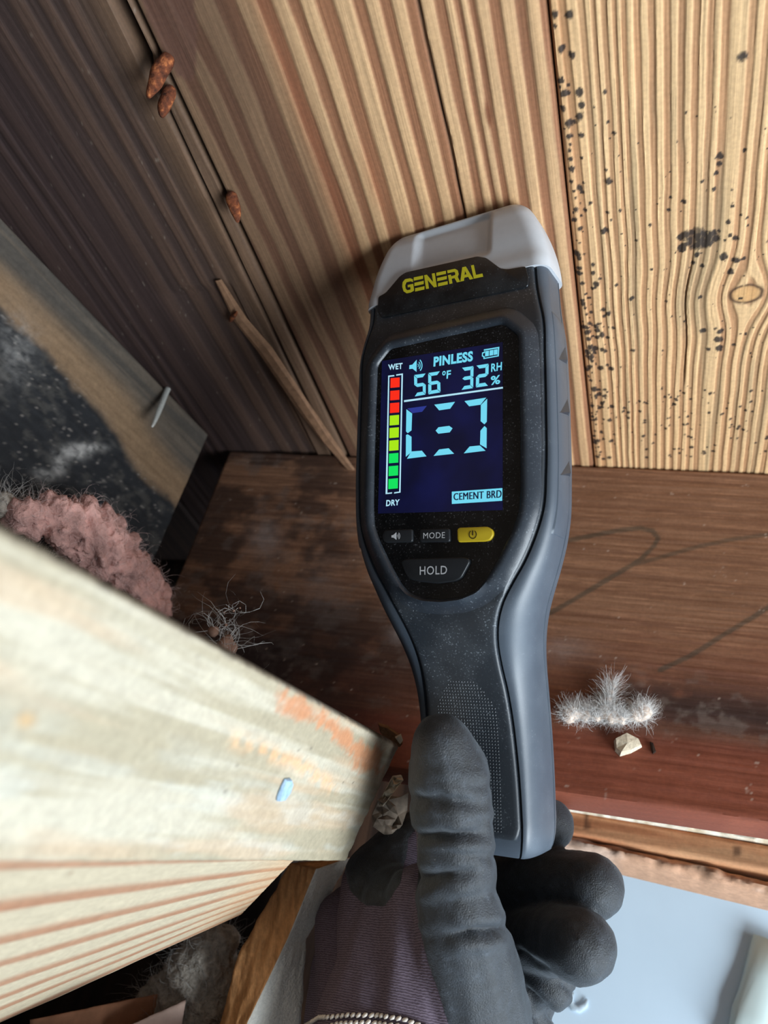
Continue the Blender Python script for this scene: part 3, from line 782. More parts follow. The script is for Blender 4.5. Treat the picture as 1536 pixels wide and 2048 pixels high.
# bar graph
tops = [(528, 620), (655, 745), (778, 872), (902, 996), (1026, 1122), (1152, 1250), (1282, 1374), (1408, 1502), (1535, 1632)]
for i, (a, b) in enumerate(tops):
    xl = 206 - i * 2.6; xr = 296 - i * 2.2
    gpoly('bar_segment', [(xl, a + 4), (xr, a - 4), (xr - 1.5, b), (xl - 2, b + 8)], (G_re, G_yg, G_gr)[i // 3])
gpoly('bar_outline', [(182, 506), (242, 500), (242, 512), (192, 518), (172, 1678), (220, 1672), (218, 1684), (156, 1690)], G_wh)
gpoly('bar_outline', [(262, 494), (328, 484), (304, 1674), (240, 1684), (242, 1672), (292, 1664), (315, 498), (262, 506)], G_wh)
gpoly('divider_line', [(340, 752), (1326, 618), (1326, 634), (340, 770)], G_wh)
# big segments
for k, p in enumerate([[(364, 842), (420, 884), (414, 1052), (376, 1080), (360, 1064)], [(376, 1092), (414, 1116), (414, 1268), (358, 1316), (360, 1100)], [(412, 1264), (518, 1256), (564, 1312), (370, 1336)],
          [(642, 796), (848, 768), (800, 836), (690, 852)], [(656, 1056), (684, 1022), (792, 1008), (824, 1032), (796, 1072), (682, 1086)], [(636, 1308), (690, 1244), (786, 1232), (840, 1286)],
          [(944, 760), (1160, 726), (1104, 796), (990, 812)], [(1170, 738), (1166, 966), (1142, 992), (1106, 962), (1108, 800)], [(1144, 1010), (1166, 1030), (1164, 1232), (1100, 1194), (1104, 1056)], [(996, 1214), (1098, 1204), (1154, 1256), (938, 1282)]]):
    gpoly('digit_segment', p, G_cy)
gpoly('digit_segment', [(372, 834), (566, 808), (520, 866), (424, 880)], G_dim)
# small seven-segment digits  (corner pixels in the close view)
def seven(ch, TL, TR, BR, BL, t=.25, g=.02):
    TL, TR, BR, BL = map(lambda p: np.array(p, float), (TL, TR, BR, BL))
    def q(u, v): return tuple((TL * (1 - u) + TR * u) * (1 - v) + (BL * (1 - u) + BR * u) * v)
    tv = t * .62; h = tv / 2
    seg = {'a': [(g, 0), (1 - g, 0), (1 - t, tv), (t, tv)], 'd': [(t, 1 - tv), (1 - t, 1 - tv), (1 - g, 1), (g, 1)],
           'g': [(.06, .5), (t, .5 - h), (1 - t, .5 - h), (.94, .5), (1 - t, .5 + h), (t, .5 + h)],
           'f': [(0, g * 1.5), (t, tv + g), (t, .5 - h - g * .4), (.04, .5 - g), (0, .5 - g * 2)], 'b': [(1, g * 1.5), (1, .5 - g * 2), (.96, .5 - g), (1 - t, .5 - h - g * .4), (1 - t, tv + g)],
           'e': [(0, .5 + g * 2), (.04, .5 + g), (t, .5 + h + g * .4), (t, 1 - tv - g), (0, 1 - g * 1.5)], 'c': [(.96, .5 + g), (1, .5 + g * 2), (1, 1 - g * 1.5), (1 - t, 1 - tv - g), (1 - t, .5 + h + g * .4)]}
    for s in {'5': 'afgcd', '6': 'afgecd', '3': 'abgcd', '2': 'abged'}[ch]: gpoly('digit_segment', [q(*p) for p in seg[s]], G_cy)
seven('5', (440, 500), (556, 484), (556, 694), (446, 714)); seven('6', (582, 480), (698, 462), (704, 672), (582, 694))
seven('3', (918, 428), (1034, 410), (1030, 630), (914, 648)); seven('2', (1062, 406), (1186, 386), (1180, 606), (1058, 624))
# lettering
def text_verts(s, bold=0., res=3, sx=1.0):
    c = bpy.data.curves.new('lettering', 'FONT'); c.body = s; c.offset = bold; c.space_character = 1.08; c.resolution_u = res
    t = bpy.data.objects.new('lettering', c); COL.objects.link(t); dg = bpy.context.evaluated_depsgraph_get(); dg.update()
    me = bpy.data.meshes.new_from_object(t.evaluated_get(dg))
    V = np.array([v.co[:2] for v in me.vertices]); Fc = [tuple(p.vertices) for p in me.polygons]
    bpy.data.objects.remove(t); bpy.data.curves.remove(c); bpy.data.meshes.remove(me)
    V = (V - V.min(0)) / (V.max(0) - V.min(0)); return V, Fc
def letter(name, s, quad, mat, parent, z, bold=.02, zoomed=None, lift=.03, dup=0.):
    """quad: TL, TR, BR, BL in pixels"""
    V, Fc = text_verts(s, bold)
    if dup:
        n_ = len(V); Fc = Fc + [tuple(i + n_ for i in f) for f in Fc]; V = np.vstack([V * [1 - dup, 1], V * [1 - dup, 1] + [dup, 0]])
    f = zoomed or (lambda *p: p)
    TL, TR, BR, BL = [ml(*f(*p), z) for p in quad]
    P = [(BL * (1 - u) + BR * u) * (1 - v) + (TL * (1 - u) + TR * u) * v for u, v in V]
    return mpart(name, np.array(P) + [0, 0, lift], Fc, mat, parent, smooth=False)
letter('lettering', 'WET', [(182, 396), (326, 378), (324, 440), (186, 450)], G_wh, screen, -.9, .03, zpx)
letter('lettering', 'DRY', [(164, 1750), (298, 1742), (294, 1800), (160, 1812)], G_wh, screen, -.9, .03, zpx)
letter('lettering', 'PINLESS', [(638, 318), (1030, 258), (1028, 362), (634, 418)], G_cy, screen, -.9, .045, zpx)
letter('lettering', 'RH', [(1212, 388), (1320, 369), (1316, 451), (1210, 470)], G_cy, screen, -.9, .025, zpx)
letter('lettering', '%', [(1208, 512), (1304, 498), (1300, 588), (1206, 602)], G_cy, screen, -.9, .025, zpx)
letter('lettering', 'F', [(768, 456), (810, 450), (806, 530), (764, 538)], G_cy, screen, -.9, .025, zpx)
letter('lettering', 'o', [(722, 462), (758, 456), (756, 502), (722, 508)], G_cy, screen, -.9, .025, zpx)
gpoly('mode_banner', [(818, 1666), (1322, 1630), (1320, 1756), (818, 1788)], G_cy)
letter('lettering', 'CEMENT BRD', [(834, 1682), (1318, 1648), (1316, 1726), (834, 1752)], G_nv, screen, -.8, 0., zpx, dup=.012)
# battery
gpoly('battery_icon', [(1138, 244), (1292, 218), (1286, 312), (1134, 340), (1132, 318), (1118, 314), (1120, 276), (1138, 270), (1140, 262), (1148, 262), (1146, 278), (1128, 284), (1128, 306), (1144, 312), (1146, 328), (1276, 304), (1280, 232), (1138, 256)], G_cy)
for a in (1152, 1196, 1238): gpoly('battery_bar', [(a, 262 - (a - 1152) * .17), (a + 36, 256 - (a - 1152) * .17), (a + 34, 308 - (a - 1152) * .17), (a - 2, 314 - (a - 1152) * .17)], G_cy)
def arc_band(cx, cy, r, w, a0, a1, n=14, sx=1., sy=1.):
    th = np.radians(np.linspace(a0, a1, n)); o_ = [(cx + sx * (r + w) * math.cos(t), cy - sy * (r + w) * math.sin(t)) for t in th]
    return o_ + [(cx + sx * r * math.cos(t), cy - sy * r * math.sin(t)) for t in th[::-1]]
def ring_strip(name, pts, mat, parent, z, conv, lift=.0):
    P = np.array([ml(*conv(*p), z) for p in pts]); k = len(P) // 2; V = P; Fc = [(i, i + 1, 2 * k - 2 - i, 2 * k - 1 - i) for i in range(k - 1)]
    return mpart(name, V + [0, 0, lift], Fc, mat, parent, smooth=False)
gpoly('speaker_icon', [(394, 402), (424, 396), (466, 348), (464, 468), (424, 436), (392, 440)], G_cy)
for r, w_ in ((14, 8), (36, 10), (60, 12)): ring_strip('sound_wave', arc_band(470, 404, r, w_, -52, 56, sx=.75), G_cy, screen, -.88, zpx)

# ---------------- keys
def kpx(X, Y): return 740 + X / 5.12, 1000 + Y / 5.12
def key(name, pts, mat, z=-.1, label=None, rnd=1.0):
    P = resample([ml(*kpx(*p), -.6)[:2] for p in pts], rnd=rnd)
    return plate(name, P, -1.6, z, mat, None, .45, label)
k1 = key('sound_button', [(126, 372), (150, 318), (180, 308), (442, 296), (440, 432), (170, 438), (140, 420)], M_btn, label='dark sound key')
k2 = key('mode_button', [(512, 300), (822, 288), (824, 430), (512, 434)], M_btn, label='dark MODE key')
k3 = key('power_button', [(896, 300), (920, 284), (1210, 272), (1262, 310), (1268, 356), (1236, 412), (1180, 424), (912, 432), (898, 410)], M_yel, label='yellow power key')
k4 = key('hold_button', [(320, 636), (372, 604), (960, 586), (1020, 604), (1026, 640), (940, 800), (880, 832), (700, 856), (520, 838), (420, 816), (372, 770)], M_btn, .1, 'large dark HOLD key', 1.4)
letter('lettering', 'MODE', [(546, 336), (768, 328), (766, 390), (546, 396)], M_white, k2, .0, .0, kpx)
letter('lettering', 'HOLD', [(510, 680), (790, 672), (788, 760), (510, 768)], M_white, k4, .2, .005, kpx)
def kpoly(name, pts, mat, parent, z): 
    P = np.array([ml(*kpx(*p), z) for p in pts]); return plate(name, P, z - .1, z + .02, mat, parent)
kpoly('speaker_icon', [(220, 362), (238, 358), (268, 332), (268, 406), (238, 384), (220, 384)], M_white, k1, .0)
for r, w_ in ((10, 6), (24, 7), (38, 8)): ring_strip('sound_wave', arc_band(272, 368, r, w_, -50, 50, sx=.8), M_white, k1, .02, kpx)
ring_strip('power_icon', arc_band(1052, 352, 32, 9, 125, 415, 22, 1, 1.15), M_blk, k3, .02, kpx)
kpoly('power_icon', [(1047, 312), (1057, 312), (1057, 362), (1047, 362)], M_blk, k3, .0)

# ---------------- grey sensor cap
CS = np.array([[55, 37.5, -4.2, -26.5], [58, 37.3, -4.3, -26.2], [62, 36.7, -5.0, -26], [70, 34.6, -5.4, -26], [76, 32.4, -6.0, -25.6], [80.5, 30.2, -6.8, -25], [83.4, 28.2, -8.2, -24.2], [85.0, 26.6, -9.8, -23], [85.8, 24.8, -11.6, -21.5]])
secs = []
for y in list(np.arange(55, 80, 1.0)) + list(np.arange(80, 85.81, .4)):
    wc, zf, zb = [float(np.interp(y, CS[:, 0], CS[:, k])) for k in (1, 2, 3)]
    zf = float(_hermite(CS[:, 0], CS[:, 2], y)); wc = float(_hermite(CS[:, 0], CS[:, 1], y))
    r = 5.5; ring = []
    for x in np.linspace(0, wc - r, 36): ring.append((x, zf))
    for k in range(1, 10):
        th = k / 9 * math.pi / 2; ring.append((wc - r + r * math.sin(th), zf - r * (1 - math.cos(th))))
    rb = 6.0
    for k in range(0, 10):
        th = k / 9 * math.pi / 2; ring.append((wc - rb * (1 - math.cos(th)), zb + rb - rb * math.sin(th)))
    ring += [(wc * .5, zb), (wc * .15, zb)]
    full = np.array([(x, y, z) for x, z in ring[1:]] + [(-x, y, z) for x, z in ring[::-1]])
    # finger recess in the front
    fr = full[:, 2] > zf - 1.5; ax = np.abs(full[:, 0])
    dep = sst(16.6, 13.4, ax) * sst(64.2, 67.6, y + 0 * ax) * sst(84.5, 81.5, y + 0 * ax)
    full[:, 2] -= np.where(fr, 2.7 * dep, 0)
    secs.append(full)
V, Fc = loft(secs); mpart('sensor_cap', V, Fc, M_cap, sharp=60, label='light grey sensor cap')
# badge plate under the logo
bp = resample([ml(x, y, -4.3)[:2] for x, y in ((757, 594), (772, 586), (800, 553), (812, 545), (955, 513), (973, 516), (1001, 537), (1015, 539), (1052, 533), (1058, 556), (1056, 574), (764, 636), (756, 622))], rnd=1.0)
badge = plate('logo_badge', bp, -7.5, -3.9, M_plate, None, .3)
# logo
gl = [ml(*p, -3.8)[:2] for p in ((803, 560), (960, 527), (966, 553), (806, 588))]   # TL TR BR BL
def lg(u, v): TL, TR, BR, BL = gl; return (TL * (1 - u) + TR * u) * (1 - v) + (BL * (1 - u) + BR * u) * v
def lpoly(pts, u0, wd): 
    return plate('logo_letter', [lg(u0 + wd * a, b) for a, b in pts], -4.2, -3.8, M_logo, badge)
lpoly([(1, .1), (.78, 0), (.32, 0), (.08, .18), (0, .5), (.08, .82), (.32, 1), (.7, 1), (1, .92), (1, .44), (.5, .44), (.5, .60), (.72, .60), (.72, .8), (.42, .8), (.28, .66), (.26, .42), (.4, .22), (.8, .22), (1, .3)], 0., .145)
for u0, wd in ((.158, .125), (.452, .125)):
    for v0, v1 in ((0, .22), (.39, .61), (.78, 1)): lpoly([(0.05, v0), (1, v0), (.95, v1), (0, v1)], u0, wd)
lpoly([(0, 0), (.26, 0), (.74, .62), (.74, 0), (1, 0), (1, 1), (.74, 1), (.26, .38), (.26, 1), (0, 1)], .30, .135)
lpoly([(0, 0), (.75, 0), (.98, .15), (1, .42), (.86, .6), (1, 1), (.7, 1), (.55, .66), (.28, .66), (.28, .48), (.66, .46), (.72, .32), (.64, .2), (0, .2)], .595, .13)
lpoly([(0, .36), (.27, .36), (.27, 1), (0, 1)], .595, .13)
lpoly([(.36, 0), (.64, 0), (1, 1), (.73, 1), (.66, .78), (.34, .78), (.41, .58), (.58, .58), (.5, .28), (.27, 1), (0, 1)], .728, .155)
lpoly([(0, 0), (.3, 0), (.3, .77), (1, .77), (1, 1), (0, 1)], .89, .11)
# rubber side grips with arrow cuts
for sgn in (1, -1):
    secs = []
    for y in [37.5, 37.2] + list(np.arange(36.5, -40, -1.5)) + [-40.3, -40.5]:
        w1, wm, zf, zs, z2, zb = stat(y); e = .55 if -40 < y < 37 else (-.3 if y in (37.5, -40.5) else .3)
        pts = [(wm - .9, zf - 3.0), (wm - .2 + e * .6, zf - 3.6), (wm + e, zf - 5.0), (wm + e, zf - 8), (wm + e, zf - z2 + 1.6), (wm + e * .6 - .1, zf - z2 + .9), (wm - .6, zf - z2 + .7)]
        secs.append(np.array([(sgn * x, y, z) for x, z in pts]))
    V, Fc = loft(secs, closed=False)
    if sgn < 0: Fc = [f[::-1] for f in Fc]
    g = mpart('side_grip', V, Fc, M_side)
    for y0 in (22, 3.0, -18.5):
        w1, wm, zf, zs, z2, zb = stat(y0); x = wm + .5
        V = [(sgn * (x + .02), y0 + 5.5, zf - z2 + 1.6), (sgn * (x + .02), y0 - 2.4, zf - 4.4), (sgn * (x + .02), y0 - .6, zf - z2 + 1.6), (sgn * (x + .9), y0 + .2, zf - z2 + 2.4), (sgn * (x + .1), y0 - .8, zf - z2 + 1.2)]
        mpart('arrow_ridge', V, [(0, 1, 3), (1, 2, 3), (2, 4, 3), (4, 0, 3), (0, 4, 2, 1)], M_body, g, smooth=False)

# ================================================================== GLOVED HAND
def capsule(bm, p, q, r0, r1, n=16):
    """tapered capsule as a closed convex hull of two spheres"""
    p = Vector(p); q = Vector(q)
    m = bmesh.new()
    for c, r in ((p, r0), (q, r1)):
        bmesh.ops.create_icosphere(m, subdivisions=2, radius=float(r), matrix=Matrix.Translation(c))
    res = bmesh.ops.convex_hull(m, input=list(m.verts))
    bmesh.ops.delete(m, geom=[v for v in m.verts if not v.link_faces], context='VERTS')
    me = bpy.data.meshes.new('t'); m.to_mesh(me); m.free(); bm.from_mesh(me); bpy.data.meshes.remove(me)
def chain(bm, pts):
    P = [(at_depth(x, y, d), r) for x, y, d, r in pts]
    for (a, ra), (b, rb) in zip(P[:-1], P[1:]): capsule(bm, a, b, ra, rb)
hb_ = bmesh.new()
TH = [(884, 1486, .248, .0092), (898, 1545, .250, .0128), (903, 1612, .251, .0135), (912, 1700, .251, .0128), (914, 1775, .252, .0132), (918, 1850, .255, .0150), (935, 1950, .262, .0185), (950, 2080, .268, .0215), (930, 2260, .275, .026)]
chain(hb_, TH)
chain(hb_, [(1093, 1648, .312, .0108), (1040, 1628, .310, .0112), (900, 1648, .306, .0118), (800, 1715, .300, .0125), (752, 1768, .292, .0135), (760, 1850, .288, .017), (790, 2000, .282, .022), (800, 2200, .28, .030)])     # index
chain(hb_, [(1184, 1772, .288, .0120), (1090, 1765, .302, .0126), (990, 1775, .322, .0130), (850, 1800, .326, .0135), (704, 1850, .312, .0155), (740, 2000, .300, .022), (770, 2200, .29, .030)])        # middle
chain(hb_, [(1162, 1892, .268, .0122), (1105, 1878, .285, .0126), (1000, 1880, .315, .0130), (850, 1900, .330, .0135), (700, 1930, .318, .0160), (720, 2060, .305, .023), (760, 2250, .29, .032)])        # ring
chain(hb_, [(1098, 1962, .288, .0102), (1062, 1952, .300, .0112), (980, 1960, .320, .0118), (850, 1985, .330, .0125), (710, 2010, .322, .0155), (760, 2200, .30, .028)])                                # little
chain(hb_, [(1010, 1960, .295, .013), (1030, 2040, .298, .0165), (1010, 2140, .298, .022), (960, 2280, .295, .032)])                                                                       # heel of the palm
chain(hb_, [(840, 1800, .268, .0120), (850, 1920, .270, .020), (850, 2080, .272, .028), (850, 2300, .28, .036)])                                                                                                                     # web and back
chain(hb_, [(790, 1800, .280, .0125), (790, 1920, .278, .020), (780, 2080, .276, .029)])
chain(hb_, [(860, 2250, .285, .036), (850, 2700, .30, .036)])                                                                                                                              # wrist
me = bpy.data.meshes.new('hand_raw'); hb_.to_mesh(me); hb_.free()
ho = bpy.data.objects.new('hand_raw', me); COL.objects.link(ho)
rm = ho.modifiers.new('r', 'REMESH'); rm.mode = 'VOXEL'; rm.voxel_size = .0011
sm = ho.modifiers.new('s', 'SMOOTH'); sm.factor = .5; sm.iterations = 14
dg = bpy.context.evaluated_depsgraph_get(); dg.update()
hm = bpy.data.meshes.new_from_object(ho.evaluated_get(dg))
bpy.data.objects.remove(ho)
nv = len(hm.vertices); HV = np.zeros(nv * 3); hm.vertices.foreach_get('co', HV); HV = HV.reshape(-1, 3)
HN = np.zeros(nv * 3); hm.vertex_normals.foreach_get('vector', HN); HN = HN.reshape(-1, 3)
hx, hy = proj(HV); hd = (HV - CAM) @ RW[:, 2]
# folds across the thumb
thumb_d = seg_dist(hx, hy, [(x, y) for x, y, d, r in TH[:7]])
th_m = sst(115, 70, thumb_d) * sst(.285, .272, hd)
disp = np.zeros(nv)
for (y0, sl, wd_, am, x0) in ((1566, .10, 10, .0010, 925), (1598, .05, 14, .0022, 885), (1636, .10, 9, .0008, 950), (1668, -.06, 11, .0028, 905), (1704, .10, 10, .0009, 955), (1748, -.14, 15, .0022, 890), (1800, -.20, 16, .0014, 945), (1868, -.12, 12, .0034, 965)):
    dy = hy - (y0 + sl * (hx - 900)) + 8 * (vn(hx / 22, hy / 30, 3) - .5)
    xm = .12 + .88 * sst(85, 25, np.abs(hx - x0)); am = am * .75 * xm
    disp -= am * np.exp(-(dy / wd_) ** 2)
    disp += am * .45 * np.exp(-((dy - wd_ * 2.1) / (wd_ * 1.2)) ** 2) + am * .45 * np.exp(-((dy + wd_ * 2.1) / (wd_ * 1.2)) ** 2)
disp *= th_m
disp += .0005 * (fbm(HV[:, 0] * 140 + HV[:, 2] * 60, HV[:, 1] * 140 + HV[:, 2] * 90, 2) - .5) * 2
# loose folds in the palm coating near the little finger
for l, wd_, am in (([(990, 1925), (1060, 1985), (1120, 2048)], 9, .0022), ([(1010, 1975), (1040, 2010), (1090, 2080)], 7, .0018), ([(1040, 1900), (1100, 1940), (1150, 1990)], 8, .0012)):
    disp -= am * np.exp(-(seg_dist(hx, hy, l) / wd_) ** 2) * sst(.26, .272, hd)
HV2 = HV + HN * disp[:, None]
knit = [(833, 1652), (838, 1720), (833, 1800), (838, 1850), (855, 1920), (880, 1990), (905, 2070), (930, 2200), (930, 3200), (200, 3200), (200, 1700), (640, 1715), (688, 1738), (700, 1780), (730, 1811), (768, 1813), (800, 1768), (812, 1715), (816, 1678)]
fld = poly_sd(hx, hy, knit) + 3.0 * (vn(hx / 9, hy / 9, 4) - .5)
hb0 = at_depth(830, 2300, .28)
hm.vertices.foreach_set('co', (HV2 - hb0).ravel()); hm.update()

M_knit = nmat('mauve_knit_fabric', rough=.9, spec=.15)
_a = noise(M_knit, 1.0, 2, stretch=(900, 900, 900)); tcn = N(M_knit, 'ShaderNodeTexCoord'); wv = N(M_knit, 'ShaderNodeTexWave'); wv.inputs['Scale'].default_value = 420; wv.inputs['Distortion'].default_value = 3.0; wv.inputs['Detail Scale'].default_value = 2; wv.bands_direction = 'Z'
LK(M_knit, tcn.outputs['Object'], wv.inputs['Vector'])
_b = mixc(M_knit, .5, _a, wv.outputs['Color'])
LK(M_knit, ramp(M_knit, _b, [(.2, tuple(lin(68, 58, 67))), (.8, tuple(lin(106, 94, 106)))]), PB(M_knit).inputs['Base Color']); bump(M_knit, _b, .5, .0005)
M_coat = nmat('black_foam_nitrile', rough=.58, spec=.5)
_a = noise(M_coat, 260, 6, rough=.65); _b = noise(M_coat, 1900, 4); _c = noise(M_coat, 1400, 2)
_col = ramp(M_coat, _a, [(.38, tuple(lin(19, 21, 25))), (.58, tuple(lin(31, 35, 41))), (.76, tuple(lin(56, 62, 70)))])
_sp = ramp(M_coat, _c, [(.70, (0, 0, 0)), (.76, (.45,) * 3)])
LK(M_coat, mixc(M_coat, _sp, _col, tuple(lin(140, 140, 140))), PB(M_coat).inputs['Base Color']); PB(M_coat).inputs['Sheen Weight'].default_value = .16; PB(M_coat).inputs['Sheen Roughness'].default_value = .45; PB(M_coat).inputs['Sheen Tint'].default_value = (.8, .9, 1, 1); bump(M_coat, _b, .6, .0006)

hand = bpy.data.objects.new('gloved_hand', hm); COL.objects.link(hand); hand.location = hb0
hm.materials.clear(); hm.materials.append(M_knit)
hm.polygons.foreach_set('use_smooth', np.ones(len(hm.polygons), bool))
prop(hand, 'left hand in mauve knit work glove with black coating gripping the moisture meter', 'gloved hand')
# the dipped coating: clipped along its smooth edge, slightly proud of the knit
hm.calc_loop_triangles(); nt = len(hm.loop_triangles); tri = np.zeros(nt * 3, np.int32); hm.loop_triangles.foreach_get('vertices', tri); tri = tri.reshape(-1, 3)
hm.update(); HN2 = np.zeros(nv * 3); hm.vertex_normals.foreach_get('vector', HN2); HN2 = HN2.reshape(-1, 3)
g = -fld
off = HV2 - hb0 + HN2 * (.00055 * np.clip(g / 6, 0, 1))[:, None]
keep = (g[tri] > 0).all(1); cutm = (g[tri] > 0).any(1) & ~keep
CV = [tuple(v) for v in off]; CF = [tuple(t) for t in tri[keep]]; cache = {}
def cutv(i, j):
    k = (min(i, j), max(i, j))
    if k not in cache:
        t = g[i] / (g[i] - g[j]); p = off[i] * (1 - t) + off[j] * t; cache[k] = len(CV); CV.append(tuple(p))
    return cache[k]
for t in tri[cutm]:
    poly = []
    for k in range(3):
        i, j = t[k], t[(k + 1) % 3]
        if g[i] > 0: poly.append(i)
        if (g[i] > 0) != (g[j] > 0): poly.append(cutv(i, j))
    if len(poly) >= 3: CF.append(tuple(poly))
used = sorted({i for f in CF for i in f}); rem_ = {k: n for n, k in enumerate(used)}
coat = mesh_obj('palm_coating', [CV[k] for k in used], [tuple(rem_[i] for i in f) for f in CF], M_coat, hand)
coat['label'] = 'black dipped rubber coating'
# twisted white stitching at the cuff
bvh = BVHTree.FromPolygons([Vector(v) for v in HV2], [tuple(t) for t in tri])
bm = bmesh.new()
def stitch_row(path, bead=.00085, gap=.0021):
    pts = []
    for (x0, y0), (x1, y1) in zip(path[:-1], path[1:]):
        for t in np.linspace(0, 1, 60, endpoint=False):
            x, y = x0 + (x1 - x0) * t, y0 + (y1 - y0) * t
            hit = bvh.ray_cast(Vector(CAM), Vector(rayw(x, y)).normalized())
            if hit[0] is not None: pts.append((hit[0], hit[1]))
    last = None
    for i in range(1, len(pts)):
        p, nn_ = pts[i]
        if last is None or (p - last).length > gap:
            tdir = (p - pts[i - 1][0]).normalized(); side = nn_.cross(tdir).normalized(); d = (tdir + .55 * side).normalized()
            R_ = Matrix((d, nn_.cross(d).normalized(), nn_)).transposed().to_4x4()
            bmesh.ops.create_icosphere(bm, subdivisions=1, radius=1.0, matrix=Matrix.Translation(p + nn_ * .0006 - Vector(hb0)) @ R_ @ Matrix.Diagonal((bead * 1.55, bead * .85, bead * .8, 1)))
            last = p
stitch_row([(612, 2052), (640, 2036), (700, 2030), (760, 2030), (806, 2036), (850, 2052)])
stitch_row([(640, 2058), (680, 2047), (740, 2044), (800, 2050), (830, 2060)])
me = bpy.data.meshes.new('cuff_stitching'); bm.to_mesh(me); bm.free(); me.materials.append(plain('cream_thread', (196, 186, 176), .85, .2, 2000, .15))
me.polygons.foreach_set('use_smooth', np.ones(len(me.polygons), bool))
st_ = bpy.data.objects.new('cuff_stitching', me); COL.objects.link(st_); st_.parent = hand; st_['label'] = 'cream twisted cuff stitching'

# ================================================================== NAILS
M_rust = nmat('rusty_iron', rough=.9, spec=.2)
_a = noise(M_rust, 420, 5); LK(M_rust, ramp(M_rust, _a, [(.30, tuple(lin(46, 26, 20))), (.55, tuple(lin(104, 56, 34))), (.74, tuple(lin(176, 106, 62)))]), PB(M_rust).inputs['Base Color']); bump(M_rust, _a, .8, .001)
M_zinc = plain('dull_zinc', (190, 190, 184), .5, .5, 900, .2, .2, .0003, .2)
def nail(base, tip, r, mat, label, grp=None, prof=(.75, 1, 1.1, 1.05, .95, .7, .25), seed=1):
    base = np.asarray(base); tip = np.asarray(tip); n = len(prof); rs = np.random.RandomState(seed)
    base = base - (tip - base) * .15
    pts = [base + (tip - base) * (i / (n - 1)) + (rs.rand(3) - .5) * r * .25 for i in range(n)]
    o = bar('nail', pts, [r * p for p in prof], mat, n=9, seed=seed); o.data.polygons.foreach_set('use_smooth', np.ones(len(o.data.polygons), bool))
    sub = o.modifiers.new('s', 'SUBSURF'); sub.levels = 1; sub.render_levels = 1
    prop(o, label, 'nail', grp); return o
nail(on_z(335, 118, CEIL - .003), on_z(296, 198, CEIL - .014), .0030, M_rust, 'thick rusty nail point, longest of the pair by the split plank edge', seed=3)
nail(on_z(340, 180, CEIL - .002), on_z(323, 236, CEIL - .012), .0027, M_rust, 'shorter rusty nail point tucked beside the longest rusty nail', seed=5)
nail(on_z(463, 392, CEIL - .002), on_z(477, 446, CEIL - .010), .0025, M_rust, 'lone rusty nail point halfway along the plank seam', seed=8)
_rp = on_plane(338, 772, pA, rn)
nail(_rp, on_plane(303, 856, pA + rn * .012, rn), .0017, M_zinc, 'bright straight nail sticking out of the grey hip rafter', prof=(1, 1, 1, 1, .95, .8, .4), seed=2)
nail(on_z(462, 640, CEIL - .001), on_z(474, 622, CEIL - .006), .0012, M_rust, 'tiny rusty nail tip on the dark plank near the hip rafter corner', seed=9)

# pale splinter standing off the dark plank's broken edge
M_spl = plain('splintered_brown_wood', (114, 84, 62), .8, .3, 250, .3, .5, .001)
pp = [on_z(x, y, CEIL - h) for x, y, h in ((436, 560, .0015), (480, 640, .003), (530, 700, .004), (600, 800, .005), (655, 880, .0065), (712, 952, .011))]
o = bar('plank_splinter', pp, [.0016, .0034, .0040, .0044, .0042, .0022], M_spl, n=6, flat=.3, seed=4, ax=np.array([0, 0, 1.]))
o.data.polygons.foreach_set('use_smooth', np.zeros(len(o.data.polygons), bool))
prop(o, 'long brown splinter peeling off the edge of the dark plank', 'splinter')

# ================================================================== FLUFF, CHIPS, LOOSE BITS
def fibre_mesh(starts, dirs, length, curl, wd, seed, seg=7):
    rs = np.random.RandomState(seed); V = []; Fc = []
    for p, d in zip(starts, dirs):
        p = np.array(p, float); d = np.array(d, float); d /= np.linalg.norm(d) + 1e-9
        L = length * (.5 + rs.rand()); k = rs.randn(3) * curl; w0 = wd * (.6 + .8 * rs.rand())
        a = np.cross(d, rs.randn(3)); a /= np.linalg.norm(a); b = np.cross(d, a); i0 = len(V)
        for s_ in range(seg):
            r = w0 * (1 - .75 * s_ / (seg - 1))
            for th in (0, 2.09, 4.19): V.append(p + r * (math.cos(th) * a + math.sin(th) * b))
            p = p + d * L / (seg - 1); d = d + np.cross(k, d) + rs.randn(3) * curl * .35; d /= np.linalg.norm(d)
        for s_ in range(seg - 1):
            for e in range(3):
                q = i0 + s_ * 3
                Fc.append((q + e, q + (e + 1) % 3, q + 3 + (e + 1) % 3, q + 3 + e))
    return np.array(V), np.array(Fc, np.int32)
